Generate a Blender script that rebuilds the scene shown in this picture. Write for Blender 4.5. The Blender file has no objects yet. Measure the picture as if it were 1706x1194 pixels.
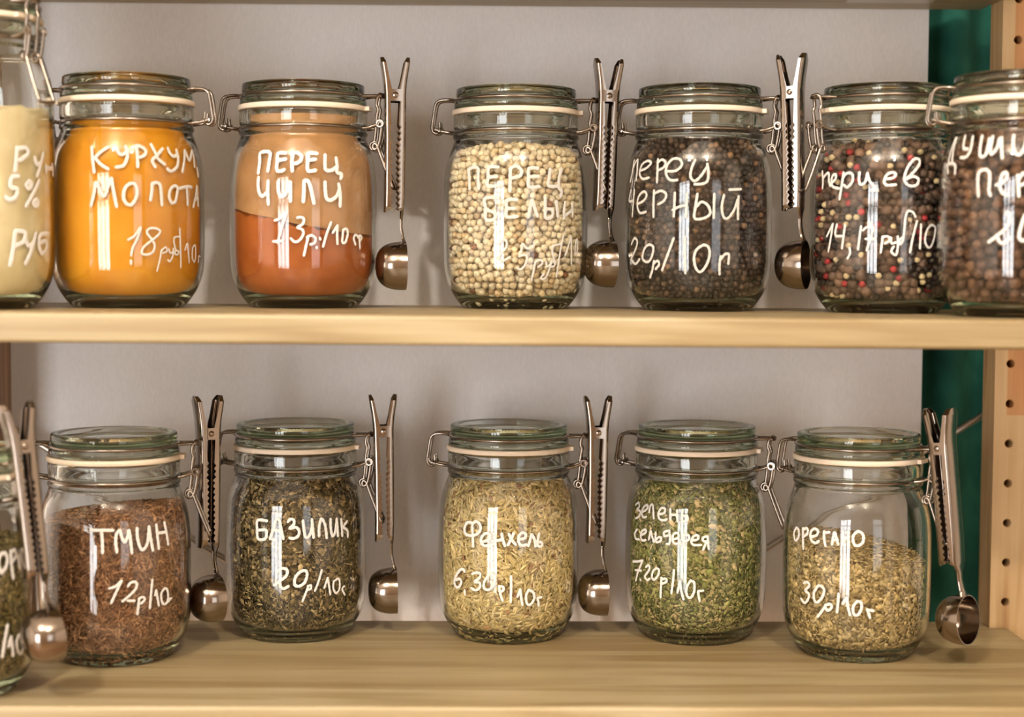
import bpy, bmesh, math, random
import numpy as np
from mathutils import Vector, Matrix

# ------------------------------------------------------------------ camera, exposure, light
SC = bpy.context.scene
COL = SC.collection
PI = math.pi
MM = 0.001
CAM_Z = 1.300

SC.view_settings.view_transform = 'Standard'
SC.view_settings.look = 'None'
SC.view_settings.exposure = -0.36
SC.view_settings.gamma = 1.0
SC.view_settings.use_curve_mapping = False
SC.cycles.max_bounces = 20
SC.cycles.diffuse_bounces = 4
SC.cycles.glossy_bounces = 6
SC.cycles.transmission_bounces = 16
SC.cycles.transparent_max_bounces = 16
SC.cycles.sample_clamp_indirect = 40.0
SC.cycles.blur_glossy = 0.3
SC.cycles.use_denoising = True

cam_data = bpy.data.cameras.new('camera')
cam_data.sensor_fit = 'HORIZONTAL'
cam_data.sensor_width = 36.0
cam_data.lens = 36.0 * 2700.0 / 1706.0
cam_data.clip_start = 0.05
cam_data.dof.use_dof = True
cam_data.dof.focus_distance = 1.225
cam_data.dof.aperture_fstop = 3.6
cam = bpy.data.objects.new('camera', cam_data)
COL.objects.link(cam)
_p, _y, _r = math.radians(3.33), math.radians(0.8), 0.005
_f = Vector((math.sin(_y) * math.cos(_p), math.cos(_y) * math.cos(_p), -math.sin(_p)))
_rt = _f.cross(Vector((0, 0, 1))).normalized()
_up = _rt.cross(_f)
_rt, _up = _rt * math.cos(_r) + _up * math.sin(_r), _up * math.cos(_r) - _rt * math.sin(_r)
_m = Matrix((_rt, _up, -_f)).transposed().to_4x4()
_m.translation = Vector((0, -1.305, CAM_Z))
cam.matrix_world = _m
SC.camera = cam

world = bpy.data.worlds.new('world')
SC.world = world
world.use_nodes = True
world.node_tree.nodes['Background'].inputs[0].default_value = (1.0, 0.86, 0.70, 1)
world.node_tree.nodes['Background'].inputs[1].default_value = 0.25

ROOM_X0, ROOM_X1, ROOM_Y0, ROOM_Y1, ROOM_H = -2.9, 2.3, -3.4, 0.14, 2.6


def area_light(name, loc, sx, sy, power, color, direction, spread=PI):
    d = bpy.data.lights.new(name, 'AREA')
    d.shape = 'RECTANGLE'
    d.size, d.size_y = sx, sy
    d.energy = power
    d.color = color
    d.spread = spread
    o = bpy.data.objects.new(name, d)
    COL.objects.link(o)
    o.location = loc
    o.rotation_euler = Vector(direction).to_track_quat('-Z', 'Y').to_euler()
    return o


# daylight entering through the tall glazed openings behind the camera
area_light('daylight_window_wide', (-1.75, ROOM_Y0 - 0.06, 1.10), 1.30, 1.9, 128, (0.95, 0.97, 1.0), (0, 1, 0))
area_light('daylight_window_narrow', (1.45, ROOM_Y0 - 0.06, 1.25), 1.00, 1.6, 16, (0.95, 0.97, 1.0), (0, 1, 0))


def lamp(name, loc, power, color, radius):
    d = bpy.data.lights.new(name, 'POINT')
    d.energy = power
    d.color = color
    d.shadow_soft_size = radius
    o = bpy.data.objects.new(name, d)
    COL.objects.link(o)
    o.location = loc
    return o


# warm ceiling bulbs of the room
lamp('ceiling_bulb', (-0.55, -1.7, 2.40), 92, (1.0, 0.91, 0.79), 0.045)
lamp('ceiling_bulb', (0.35, -1.8, 2.40), 78, (1.0, 0.91, 0.79), 0.045)


# ------------------------------------------------------------------ helpers
def lin(c):
    """sRGB 0-255 -> linear"""
    out = []
    for v in c:
        v /= 255.0
        out.append(v / 12.92 if v <= 0.04045 else ((v + 0.055) / 1.055) ** 2.4)
    return tuple(out)


def lin4(c):
    return lin(c) + (1.0,)


class MB:
    """collects geometry that becomes ONE mesh object"""

    def __init__(self):
        self.v, self.f = [], []

    def add(self, verts, faces):
        o = len(self.v)
        self.v += [tuple(p) for p in verts]
        self.f += [tuple(i + o for i in f) for f in faces]
        return self

    def box(self, x0, x1, y0, y1, z0, z1):
        v = [(x, y, z) for z in (z0, z1) for y in (y0, y1) for x in (x0, x1)]
        f = [(0, 2, 3, 1), (4, 5, 7, 6), (0, 1, 5, 4), (2, 6, 7, 3), (0, 4, 6, 2), (1, 3, 7, 5)]
        return self.add(v, f)

    def lathe(self, prof, n=96, closed=False, rmod=None):
        """prof: list of (r, z); r == 0 points become poles"""
        rings, verts, faces = [], [], []
        for k, (r, z) in enumerate(prof):
            if r < 1e-9:
                rings.append([len(verts)])
                verts.append((0, 0, z))
            else:
                ids = []
                for i in range(n):
                    a = 2 * PI * i / n
                    rr = r * (rmod(k, i) if rmod else 1.0)
                    ids.append(len(verts))
                    verts.append((rr * math.cos(a), rr * math.sin(a), z))
                rings.append(ids)
        pairs = list(zip(rings[:-1], rings[1:]))
        if closed:
            pairs.append((rings[-1], rings[0]))
        for A, B in pairs:
            if len(A) == 1 and len(B) == 1:
                continue
            for i in range(n):
                j = (i + 1) % n
                if len(A) == 1:
                    faces.append((A[0], B[j], B[i]))
                elif len(B) == 1:
                    faces.append((A[i], A[j], B[0]))
                else:
                    faces.append((A[i], A[j], B[j], B[i]))
        return self.add(verts, faces)

    def tube(self, pts, rad, n=8, closed=False, smooth=0, flat=None):
        P = [Vector(p) for p in pts]
        if smooth:
            Q, m = [], len(P)
            segs = m if closed else m - 1
            for i in range(segs):
                if closed:
                    a, b, c, d = P[(i - 1) % m], P[i], P[(i + 1) % m], P[(i + 2) % m]
                else:
                    a, b, c, d = P[max(i - 1, 0)], P[i], P[i + 1], P[min(i + 2, m - 1)]
                for s in range(smooth):
                    t = s / smooth
                    Q.append(0.5 * ((2 * b) + (c - a) * t + (2 * a - 5 * b + 4 * c - d) * t * t
                                    + (3 * b - a - 3 * c + d) * t ** 3))
            if not closed:
                Q.append(P[-1])
            P = Q
        m = len(P)
        verts, faces = [], []
        nrm = None
        for i in range(m):
            if closed:
                t = P[(i + 1) % m] - P[(i - 1) % m]
            else:
                t = P[min(i + 1, m - 1)] - P[max(i - 1, 0)]
            t = t.normalized()
            if nrm is None:
                nrm = Vector((0, 0, 1)) if abs(t.z) < 0.9 else Vector((1, 0, 0))
            nrm = (nrm - t * nrm.dot(t))
            if nrm.length < 1e-6:
                nrm = t.orthogonal()
            nrm.normalize()
            bn = t.cross(nrm)
            for k in range(n):
                a = 2 * PI * k / n
                verts.append(P[i] + (nrm * math.cos(a) + bn * math.sin(a)) * rad)
        rings = m if closed else m - 1
        for i in range(rings):
            i2 = (i + 1) % m
            for k in range(n):
                k2 = (k + 1) % n
                faces.append((i * n + k, i * n + k2, i2 * n + k2, i2 * n + k))
        if not closed:
            faces.append(tuple(range(n - 1, -1, -1)))
            faces.append(tuple((m - 1) * n + k for k in range(n)))
        return self.add(verts, faces)

    def prism(self, poly, axis, a0, a1):
        """closed polygon of 2D points extruded along axis (0 x, 1 y, 2 z) from a0 to a1"""
        def put(p, a):
            if axis == 0:
                return (a, p[0], p[1])
            if axis == 1:
                return (p[0], a, p[1])
            return (p[0], p[1], a)
        n = len(poly)
        v = [put(p, a0) for p in poly] + [put(p, a1) for p in poly]
        f = [tuple(range(n - 1, -1, -1)), tuple(range(n, 2 * n))]
        f += [(i, (i + 1) % n, n + (i + 1) % n, n + i) for i in range(n)]
        return self.add(v, f)

    def build(self, name, mat, parent=None, smooth=True, angle=40, bevel=0.0, segs=2):
        me = bpy.data.meshes.new(name)
        me.from_pydata([tuple(p) for p in self.v], [], self.f)
        bm = bmesh.new()
        bm.from_mesh(me)
        bmesh.ops.recalc_face_normals(bm, faces=bm.faces)
        bm.to_mesh(me)
        bm.free()
        o = link(name, me, mat, parent)
        if bevel:
            md = o.modifiers.new('bevel', 'BEVEL')
            md.width, md.segments, md.limit_method = bevel, segs, 'ANGLE'
            md.angle_limit = math.radians(35)
        if smooth:
            me.polygons.foreach_set('use_smooth', [True] * len(me.polygons))
            me.set_sharp_from_angle(angle=math.radians(angle))
        return o


def link(name, me, mat, parent=None):
    me.materials.append(mat)
    o = bpy.data.objects.new(name, me)
    COL.objects.link(o)
    if parent is not None:
        o.parent = parent
    return o


def tag(o, label=None, cat=None, group=None, kind=None):
    if label:
        o['label'] = label
    if cat:
        o['category'] = cat
    if group:
        o['group'] = group
    if kind:
        o['kind'] = kind
    return o


def empty(name, loc, rz=0.0):
    o = bpy.data.objects.new(name, None)
    o.empty_display_size = 0.02
    COL.objects.link(o)
    o.location = loc
    o.rotation_euler = (0, 0, rz)
    return o


def copy_tree(src, parent=None):
    c = src.copy()
    COL.objects.link(c)
    c.parent = parent
    for ch in list(src.children):
        copy_tree(ch, c)
    return c


# ------------------------------------------------------------------ materials
def new_mat(name):
    m = bpy.data.materials.new(name)
    m.use_nodes = True
    nt = m.node_tree
    return m, nt, nt.nodes['Principled BSDF']


def N(nt, typ, **kw):
    n = nt.nodes.new(typ)
    for k, v in kw.items():
        setattr(n, k, v)
    return n


def plain(name, col, rough=0.5, metal=0.0, spec=0.5):
    m, nt, b = new_mat(name)
    b.inputs['Base Color'].default_value = lin4(col)
    b.inputs['Roughness'].default_value = rough
    b.inputs['Metallic'].default_value = metal
    b.inputs['Specular IOR Level'].default_value = spec
    return m


def ramp(nt, stops):
    r = N(nt, 'ShaderNodeValToRGB')
    el = r.color_ramp.elements
    while len(el) < len(stops):
        el.new(0.5)
    for e, (p, c) in zip(el, stops):
        e.position, e.color = p, lin4(c)
    return r


def glass_mat(name, tint, density, ior=1.48):
    m = bpy.data.materials.new(name)
    m.use_nodes = True
    nt = m.node_tree
    nt.nodes.clear()
    out = N(nt, 'ShaderNodeOutputMaterial')
    g = N(nt, 'ShaderNodeBsdfGlass')
    g.inputs['Roughness'].default_value = 0.0
    g.inputs['IOR'].default_value = ior
    g.inputs['Color'].default_value = (1, 1, 1, 1)
    va = N(nt, 'ShaderNodeVolumeAbsorption')
    va.inputs['Color'].default_value = tint + (1.0,)
    va.inputs['Density'].default_value = density
    nt.links.new(g.outputs[0], out.inputs['Surface'])
    nt.links.new(va.outputs[0], out.inputs['Volume'])
    return m


def wood_mat(name, light, mid, dark, strip=0.0, face_axis='XY', seed=0.0, rough=0.42, grain=1.0, ring=0.62):
    """pine: long grain along X (object space), optional glued strips across Y"""
    m, nt, b = new_mat(name)
    tc = N(nt, 'ShaderNodeTexCoord')
    mp = N(nt, 'ShaderNodeMapping')
    mp.inputs['Location'].default_value = (seed, seed * 0.37, seed * 0.71)
    nt.links.new(tc.outputs['Object'], mp.inputs['Vector'])
    sep = N(nt, 'ShaderNodeSeparateXYZ')
    nt.links.new(mp.outputs[0], sep.inputs[0])
    # strip id
    vec_src = mp.outputs[0]
    if strip > 0:
        dv = N(nt, 'ShaderNodeMath', operation='DIVIDE')
        dv.inputs[1].default_value = strip
        nt.links.new(sep.outputs['Y'], dv.inputs[0])
        fl = N(nt, 'ShaderNodeMath', operation='FLOOR')
        nt.links.new(dv.outputs[0], fl.inputs[0])
        wn = N(nt, 'ShaderNodeTexWhiteNoise', noise_dimensions='1D')
        nt.links.new(fl.outputs[0], wn.inputs['W'])
        off = N(nt, 'ShaderNodeVectorMath', operation='SCALE')
        off.inputs['Scale'].default_value = 3.0
        nt.links.new(wn.outputs['Color'], off.inputs[0])
        ad = N(nt, 'ShaderNodeVectorMath', operation='ADD')
        nt.links.new(mp.outputs[0], ad.inputs[0])
        nt.links.new(off.outputs[0], ad.inputs[1])
        vec_src = ad.outputs[0]
    sc = N(nt, 'ShaderNodeVectorMath', operation='MULTIPLY')
    sc.inputs[1].default_value = (1.6 * grain, 26 * grain, 26 * grain)
    nt.links.new(vec_src, sc.inputs[0])
    n1 = N(nt, 'ShaderNodeTexNoise')
    n1.inputs['Scale'].default_value = 1.0
    n1.inputs['Detail'].default_value = 3.0
    n1.inputs['Distortion'].default_value = 0.6
    nt.links.new(sc.outputs[0], n1.inputs['Vector'])
    # rings: sine of noise-warped coordinate
    mul = N(nt, 'ShaderNodeMath', operation='MULTIPLY')
    mul.inputs[1].default_value = 26.0
    nt.links.new(n1.outputs['Fac'], mul.inputs[0])
    sn = N(nt, 'ShaderNodeMath', operation='SINE')
    nt.links.new(mul.outputs[0], sn.inputs[0])
    mr = N(nt, 'ShaderNodeMapRange')
    mr.inputs['From Min'].default_value = -1.0
    mr.inputs['From Max'].default_value = 1.0
    nt.links.new(sn.outputs[0], mr.inputs['Value'])
    # fine fibre
    sc2 = N(nt, 'ShaderNodeVectorMath', operation='MULTIPLY')
    sc2.inputs[1].default_value = (14, 420, 420)
    nt.links.new(vec_src, sc2.inputs[0])
    n2 = N(nt, 'ShaderNodeTexNoise')
    n2.inputs['Scale'].default_value = 1.0
    n2.inputs['Detail'].default_value = 2.0
    nt.links.new(sc2.outputs[0], n2.inputs['Vector'])
    mix = N(nt, 'ShaderNodeMix', data_type='FLOAT')
    mix.inputs[0].default_value = ring
    nt.links.new(mr.outputs[0], mix.inputs[2])
    nt.links.new(n1.outputs['Fac'], mix.inputs[3])
    mix2 = N(nt, 'ShaderNodeMix', data_type='FLOAT')
    mix2.inputs[0].default_value = 0.22
    nt.links.new(mix.outputs[0], mix2.inputs[2])
    nt.links.new(n2.outputs['Fac'], mix2.inputs[3])
    rp = ramp(nt, [(0.25, dark), (0.5, mid), (0.75, light)])
    last = mix2.outputs[0]
    if strip > 0:
        sh = N(nt, 'ShaderNodeMath', operation='MULTIPLY_ADD')
        nt.links.new(wn.outputs['Value'], sh.inputs[0])
        sh.inputs[1].default_value = 0.28
        sh.inputs[2].default_value = -0.17
        ad2 = N(nt, 'ShaderNodeMath', operation='ADD')
        nt.links.new(last, ad2.inputs[0])
        nt.links.new(sh.outputs[0], ad2.inputs[1])
        last = ad2.outputs[0]
    nt.links.new(last, rp.inputs[0])
    nt.links.new(rp.outputs[0], b.inputs['Base Color'])
    b.inputs['Roughness'].default_value = rough
    bp = N(nt, 'ShaderNodeBump')
    bp.inputs['Strength'].default_value = 0.08
    bp.inputs['Distance'].default_value = 0.001
    nt.links.new(n2.outputs['Fac'], bp.inputs['Height'])
    nt.links.new(bp.outputs[0], b.inputs['Normal'])
    return m


def noise_mat(name, stops, scale, rough=0.8, bump=0.2, bdist=0.0006, detail=5.0, stretch=(1, 1, 1), spec=0.3):
    m, nt, b = new_mat(name)
    tc = N(nt, 'ShaderNodeTexCoord')
    sc = N(nt, 'ShaderNodeVectorMath', operation='MULTIPLY')
    sc.inputs[1].default_value = stretch
    nt.links.new(tc.outputs['Object'], sc.inputs[0])
    n1 = N(nt, 'ShaderNodeTexNoise')
    n1.inputs['Scale'].default_value = scale
    n1.inputs['Detail'].default_value = detail
    nt.links.new(sc.outputs[0], n1.inputs['Vector'])
    rp = ramp(nt, stops)
    nt.links.new(n1.outputs['Fac'], rp.inputs[0])
    nt.links.new(rp.outputs[0], b.inputs['Base Color'])
    b.inputs['Roughness'].default_value = rough
    b.inputs['Specular IOR Level'].default_value = spec
    if bump:
        bp = N(nt, 'ShaderNodeBump')
        bp.inputs['Strength'].default_value = bump
        bp.inputs['Distance'].default_value = bdist
        nt.links.new(n1.outputs['Fac'], bp.inputs['Height'])
        nt.links.new(bp.outputs[0], b.inputs['Normal'])
    return m


def grain_mat(name, rough=0.6, spec=0.35):
    m, nt, b = new_mat(name)
    at = N(nt, 'ShaderNodeAttribute', attribute_name='tint')
    nt.links.new(at.outputs['Color'], b.inputs['Base Color'])
    b.inputs['Roughness'].default_value = rough
    b.inputs['Specular IOR Level'].default_value = spec
    return m


M = {}
M['glass'] = glass_mat('clear_jar_glass', (0.60, 0.69, 0.48), 22.0)
M['lid_glass'] = glass_mat('green_tinted_lid_glass', (0.50, 0.62, 0.37), 25.0)
M['steel'] = plain('polished_steel', (152, 139, 127), 0.15, 1.0)
M['wire'] = plain('steel_wire', (150, 138, 126), 0.25, 1.0)
M['rod'] = plain('zinc_plated_rod', (196, 188, 178), 0.35, 1.0)
M['dark_steel'] = plain('dark_spring_steel', (70, 64, 58), 0.35, 1.0)
M['gasket'] = plain('white_rubber', (232, 214, 190), 0.55)
M['paint'] = plain('white_paint_marker', (218, 212, 204), 0.55)
M['chalk'] = plain('thin_white_marker', (206, 200, 190), 0.6)
_nt = M['chalk'].node_tree
_tr, _mx = N(_nt, 'ShaderNodeBsdfTransparent'), N(_nt, 'ShaderNodeMixShader')
_mx.inputs[0].default_value = 0.9
_nt.links.new(_tr.outputs[0], _mx.inputs[1])
_nt.links.new(_nt.nodes['Principled BSDF'].outputs[0], _mx.inputs[2])
_nt.links.new(_mx.outputs[0], _nt.nodes['Material Output'].inputs['Surface'])
M['shelf'] = wood_mat('pine_shelf', (177, 161, 130), (160, 142, 105), (140, 118, 81), strip=0.052, seed=0.0, ring=0.7)
M['shelf_front'] = M['shelf']
M['post'] = wood_mat('pine_post', (212, 180, 134), (198, 162, 112), (172, 126, 80), seed=7.7, rough=0.5, grain=1.3)
M['post_brown'] = wood_mat('brown_post_wood', (176, 134, 92), (156, 114, 74), (124, 86, 54), seed=2.7, rough=0.5, grain=1.3)  # left post: same wood pattern in a darker brown than the right post
M['hole'] = plain('dark_hole_wall', (70, 50, 34), 0.9)
M['panel'] = noise_mat('white_woven_backing', [(0.3, (220, 216, 214)), (0.7, (228, 224, 222))], 900, 0.9, 0.25, 0.0003, 2.0, (1, 1, 0.25))
M['curtain'] = noise_mat('green_cotton', [(0.25, (18, 66, 56)), (0.55, (30, 90, 76)), (0.8, (54, 116, 96))], 22, 0.9, 0.1, 0.0004, 8.0)
M['wall'] = noise_mat('warm_plaster', [(0.3, (222, 214, 204)), (0.7, (230, 222, 212))], 14, 0.9, 0.05)
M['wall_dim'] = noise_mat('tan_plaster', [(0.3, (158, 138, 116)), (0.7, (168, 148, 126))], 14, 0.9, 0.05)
M['ceiling'] = plain('ceiling_white', (226, 218, 206), 0.9)
M['floor'] = wood_mat('floor_planks', (190, 160, 124), (170, 138, 100), (140, 108, 76), strip=0.14, seed=1.3)
M['frame'] = plain('window_frame_white', (225, 222, 216), 0.5)
M['film'] = plain('grey_plastic_film', (190, 178, 160), 0.3)

# ------------------------------------------------------------------ room
ZU, ZL, ZT = CAM_Z - 0.03346, CAM_Z - 0.28946, CAM_Z + 0.2103   # upper shelf top, lower shelf top, underside of top board

tag(MB().box(ROOM_X0 - 0.1, ROOM_X1 + 0.1, ROOM_Y0 - 0.1, ROOM_Y1 + 0.1, -0.1, 0).build('floor', M['floor'], smooth=False), kind='structure')
tag(MB().box(ROOM_X0 - 0.1, ROOM_X1 + 0.1, ROOM_Y0 - 0.1, ROOM_Y1 + 0.1, ROOM_H, ROOM_H + 0.1).build('ceiling', M['ceiling'], smooth=False), kind='structure')
tag(MB().box(ROOM_X0 - 0.1, ROOM_X1 + 0.1, ROOM_Y1, ROOM_Y1 + 0.1, 0, ROOM_H).build('wall_back', M['wall'], smooth=False), kind='structure')
tag(MB().box(ROOM_X0 - 0.1, ROOM_X0, ROOM_Y0, ROOM_Y1, 0, ROOM_H).build('wall_left', M['wall'], smooth=False), kind='structure')
tag(MB().box(ROOM_X1, ROOM_X1 + 0.1, ROOM_Y0, ROOM_Y1, 0, ROOM_H).build('wall_right', M['wall'], smooth=False), kind='structure')
WIN = [(-2.40, -1.10, 0.15, 2.05), (0.95, 1.95, 0.45, 2.05)]
fw = MB()
xs = [ROOM_X0, WIN[0][0], WIN[0][1], WIN[1][0], WIN[1][1], ROOM_X1]
for i in range(5):
    if i in (1, 3):
        fw.box(xs[i], xs[i + 1], ROOM_Y0 - 0.1, ROOM_Y0, 0, WIN[i // 2][2])
        fw.box(xs[i], xs[i + 1], ROOM_Y0 - 0.1, ROOM_Y0, 2.05, ROOM_H)
    else:
        fw.box(xs[i], xs[i + 1], ROOM_Y0 - 0.1, ROOM_Y0, 0, ROOM_H)
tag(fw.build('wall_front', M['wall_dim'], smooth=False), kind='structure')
for wi, (x0, x1, z0, z1) in enumerate(WIN):
    w = MB()
    y0, y1 = ROOM_Y0 - 0.045, ROOM_Y0 - 0.005
    t = 0.05
    w.box(x0, x1, y0, y1, z0, z0 + t).box(x0, x1, y0, y1, z1 - t, z1)
    w.box(x0, x0 + t, y0, y1, z0, z1).box(x1 - t, x1, y0, y1, z0, z1)
    if wi == 0:
        for xm in (x0 + 0.42, x0 + 0.86):
            w.box(xm - 0.035, xm + 0.035, y0, y1, z0, z1)
    w.box(x0, x1, y0, y1, 1.52, 1.58)
    tag(w.build('window_%d' % (wi + 1), M['frame'], smooth=False), kind='structure')

# white backing behind the shelves
tag(MB().box(-1.6, 0.3600, 0.036, 0.044, 0.35, 2.25).build('trim_1', M['panel'], smooth=False), kind='structure')

# curtain beside the backing
cv, cf = [], []
nx, nz = 150, 24
for j in range(nz + 1):
    z = 0.05 + (2.4 - 0.05) * j / nz
    for i in range(nx + 1):
        x = 0.30 + 0.70 * i / nx
        y = 0.092 + 0.014 * math.sin(x * 62 + 0.4 * math.sin(z * 3)) + 0.007 * math.sin(x * 131 + 1.2 + z)
        cv.append((x, y, z))
for j in range(nz):
    for i in range(nx):
        a = j * (nx + 1) + i
        cf.append((a, a + 1, a + nx + 2, a + nx + 1))
cur = MB().add(cv, cf).build('curtain', M['curtain'], angle=180)
md = cur.modifiers.new('cloth', 'SOLIDIFY')
md.thickness = 0.0012
tag(cur, 'dark green fabric curtain hanging beside the white backing, behind the right post', 'curtain')

# ------------------------------------------------------------------ shelving
SX0, SX1 = -0.50, 0.4175


def shelf_board(name, ztop, label, tilt=0.0, ykey=-0.257, sx1=SX1, yb=0.0):
    th = 0.0195
    n0 = -0.022
    poly = [(SX0, ykey), (sx1, ykey), (sx1, n0), (0.4032, n0), (0.4032, yb), (-0.3872, yb), (-0.3872, n0), (-0.4318, n0), (-0.4318, yb), (SX0, yb)]
    o = MB().prism(poly, 2, -th, 0).build(name, M['shelf'], bevel=0.0025, segs=3)
    o.location = (0, 0, ztop)
    o.rotation_euler = (0, tilt, 0)
    tag(o, label, 'shelf', 'pine shelf boards')
    return o


TILT = 0.003
shelf_board('shelf_board', ZU, 'pale pine shelf board across the middle, carrying the upper row of jars', TILT)
shelf_board('shelf_board', ZL, 'wide pine shelf board at the bottom, carrying the lower row of jars', 0.0, -0.2585)
shelf_board('shelf_board', ZT + 0.0195, 'pine shelf board along the top edge, only its underside showing', 0.001, yb=0.0345)


def side_frame(name, x0, x1, label, mat):
    root = empty(name, ((x0 + x1) / 2, -0.125, 0))
    cx = (x0 + x1) / 2
    for (y0, y1, front) in ((-0.020, 0.012, False), (-0.262, -0.230, True)):
        # post built from slices between rows of dowel holes would hide the holes: cut them with a boolean-free ring
        o = post_mesh(x1 - x0, y1 - y0).build('post', mat, root, smooth=False, bevel=0.0012)
        o.location = (0, (y0 + y1) / 2 + 0.125, 0)
    for zr in (0.25, 0.95, 1.9):
        r = MB().box(-0.012, 0.012, -0.105, 0.100, zr, zr + 0.04).build('rung', mat, root, bevel=0.001)
    tag(root, label, 'shelf frame')
    return root


HOLE_X = 0.416
HOLE_Z0 = CAM_Z - 0.0774


def post_mesh(w, d):
    """square post, grain vertical, with a column of round blind holes in its front face"""
    mb = MB()
    hw, hd = w / 2, d / 2
    z0, z1 = 0.0, 2.3
    hx = HOLE_X - (0.4035 + w / 2) if True else 0
    r, dep, n = 0.0031, 0.024, 20
    zs = [HOLE_Z0 + 0.032 * k for k in range(-14, 24)]
    zs = [z for z in zs if 0.55 < z < 2.2]
    # back and sides, top, bottom
    v = [(-hw, -hd, z0), (hw, -hd, z0), (hw, hd, z0), (-hw, hd, z0), (-hw, -hd, z1), (hw, -hd, z1), (hw, hd, z1), (-hw, hd, z1)]
    mb.add(v, [(0, 3, 2, 1), (4, 5, 6, 7), (1, 2, 6, 5), (2, 3, 7, 6), (3, 0, 4, 7)])
    # front face in bands
    lo = zs[0] - 0.016
    hi = zs[-1] + 0.016
    y = -hd
    mb.add([(-hw, y, z0), (hw, y, z0), (hw, y, lo), (-hw, y, lo)], [(0, 1, 2, 3)])
    mb.add([(-hw, y, hi), (hw, y, hi), (hw, y, z1), (-hw, y, z1)], [(0, 1, 2, 3)])
    for z in zs:
        a, b = z - 0.016, z + 0.016
        ring, sq = [], []
        for i in range(n):
            t = 2 * PI * i / n
            c, s = math.cos(t), math.sin(t)
            ring.append((hx + r * c, y, z + r * s))
            k = min((hw - hx) / c if c > 1e-9 else (hw + hx) / -c if c < -1e-9 else 9, 0.016 / abs(s) if abs(s) > 1e-9 else 9)
            sq.append((hx + k * c, y, z + k * s))
        # square corners
        bot = [(p[0], y + dep, p[2]) for p in ring]
        vv = sq + ring + bot
        ff = []
        for i in range(n):
            j = (i + 1) % n
            ff.append((i, j, n + j, n + i))
            ff.append((n + i, n + j, 2 * n + j, 2 * n + i))
        ff.append(tuple(2 * n + i for i in range(n)))
        for cx, cz in ((hw, b), (-hw, b), (-hw, a), (hw, a)):
            # find the ring edge spanning this corner
            ang = math.atan2(cz - z, cx - hx) % (2 * PI)
            i = int(ang / (2 * PI) * n) % n
            j = (i + 1) % n
            vv.append((cx, y, cz))
            ff.append((i, len(vv) - 1, j))
        mb.add(vv, ff)
    return mb


# pine posts: grain runs vertically, so give them their own mapping
def vertical_wood():
    for m in (M['post'], M['post_brown']):
        for nd in m.node_tree.nodes:
            if nd.type == 'MAPPING':
                nd.inputs['Rotation'].default_value = (0, PI / 2, 0)


vertical_wood()


def finger_joint(m, z_joint):
    """above the joint the post is cut from redder wood with a pale edge"""
    nt = m.node_tree
    b = nt.nodes['Principled BSDF']
    src = b.inputs['Base Color'].links[0].from_socket
    tc = N(nt, 'ShaderNodeTexCoord')
    sp = N(nt, 'ShaderNodeSeparateXYZ')
    nt.links.new(tc.outputs['Object'], sp.inputs[0])
    gz = N(nt, 'ShaderNodeMath', operation='GREATER_THAN')
    gz.inputs[1].default_value = z_joint
    nt.links.new(sp.outputs['Z'], gz.inputs[0])
    gx = N(nt, 'ShaderNodeMapRange')
    gx.inputs['From Min'].default_value = -0.0125
    gx.inputs['From Max'].default_value = -0.0115
    nt.links.new(sp.outputs['X'], gx.inputs['Value'])
    ml = N(nt, 'ShaderNodeMath', operation='MULTIPLY')
    nt.links.new(gz.outputs[0], ml.inputs[0])
    nt.links.new(gx.outputs[0], ml.inputs[1])
    mx = N(nt, 'ShaderNodeMix', data_type='RGBA', blend_type='MULTIPLY')
    nt.links.new(ml.outputs[0], mx.inputs[0])
    nt.links.new(src, mx.inputs[6])
    mx.inputs[7].default_value = (0.92, 0.68, 0.52, 1)
    nt.links.new(mx.outputs[2], b.inputs['Base Color'])


finger_joint(M['post'], CAM_Z - 0.1185)
side_frame('shelf_side_frame', 0.4035, 0.4475, 'pine ladder frame with a column of peg holes, right of the shelves', M['post'])
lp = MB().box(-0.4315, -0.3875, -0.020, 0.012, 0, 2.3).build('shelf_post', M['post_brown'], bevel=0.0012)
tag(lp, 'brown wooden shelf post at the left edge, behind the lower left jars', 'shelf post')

# crossed steel rods behind the shelves
br = empty('cross_brace', (0, 0.020, 0.95))
zr0, zr1 = CAM_Z - 0.1225, CAM_Z - 0.2317
sl = (zr1 - zr0) / (0.2336 - 0.408)
for sgn in (1, -1):
    xa, xb = 0.425 * sgn, -0.425 * sgn
    za = zr0 + sl * (0.425 - 0.408)
    zb = za - sl * 0.85
    b = MB().tube([(xa, 0.004 * sgn, za - 0.95), (xb, 0.004 * sgn, zb - 0.95)], 0.0028, 10).build('rod', M['rod'], br)
tag(br, 'thin crossed steel brace rods running diagonally behind the lower jars', 'brace')

# clear adhesive film on the underside of the top board
fl = MB().prism([(0.283, -0.003), (0.352, -0.003), (0.330, -0.22), (0.255, -0.22)], 2, -0.0006, 0).build('plastic_film', M['film'])
fl.location = (0, 0, ZT - 0.0004)
tag(fl, 'grey plastic film stuck under the top board near the curtain', 'film')

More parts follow.
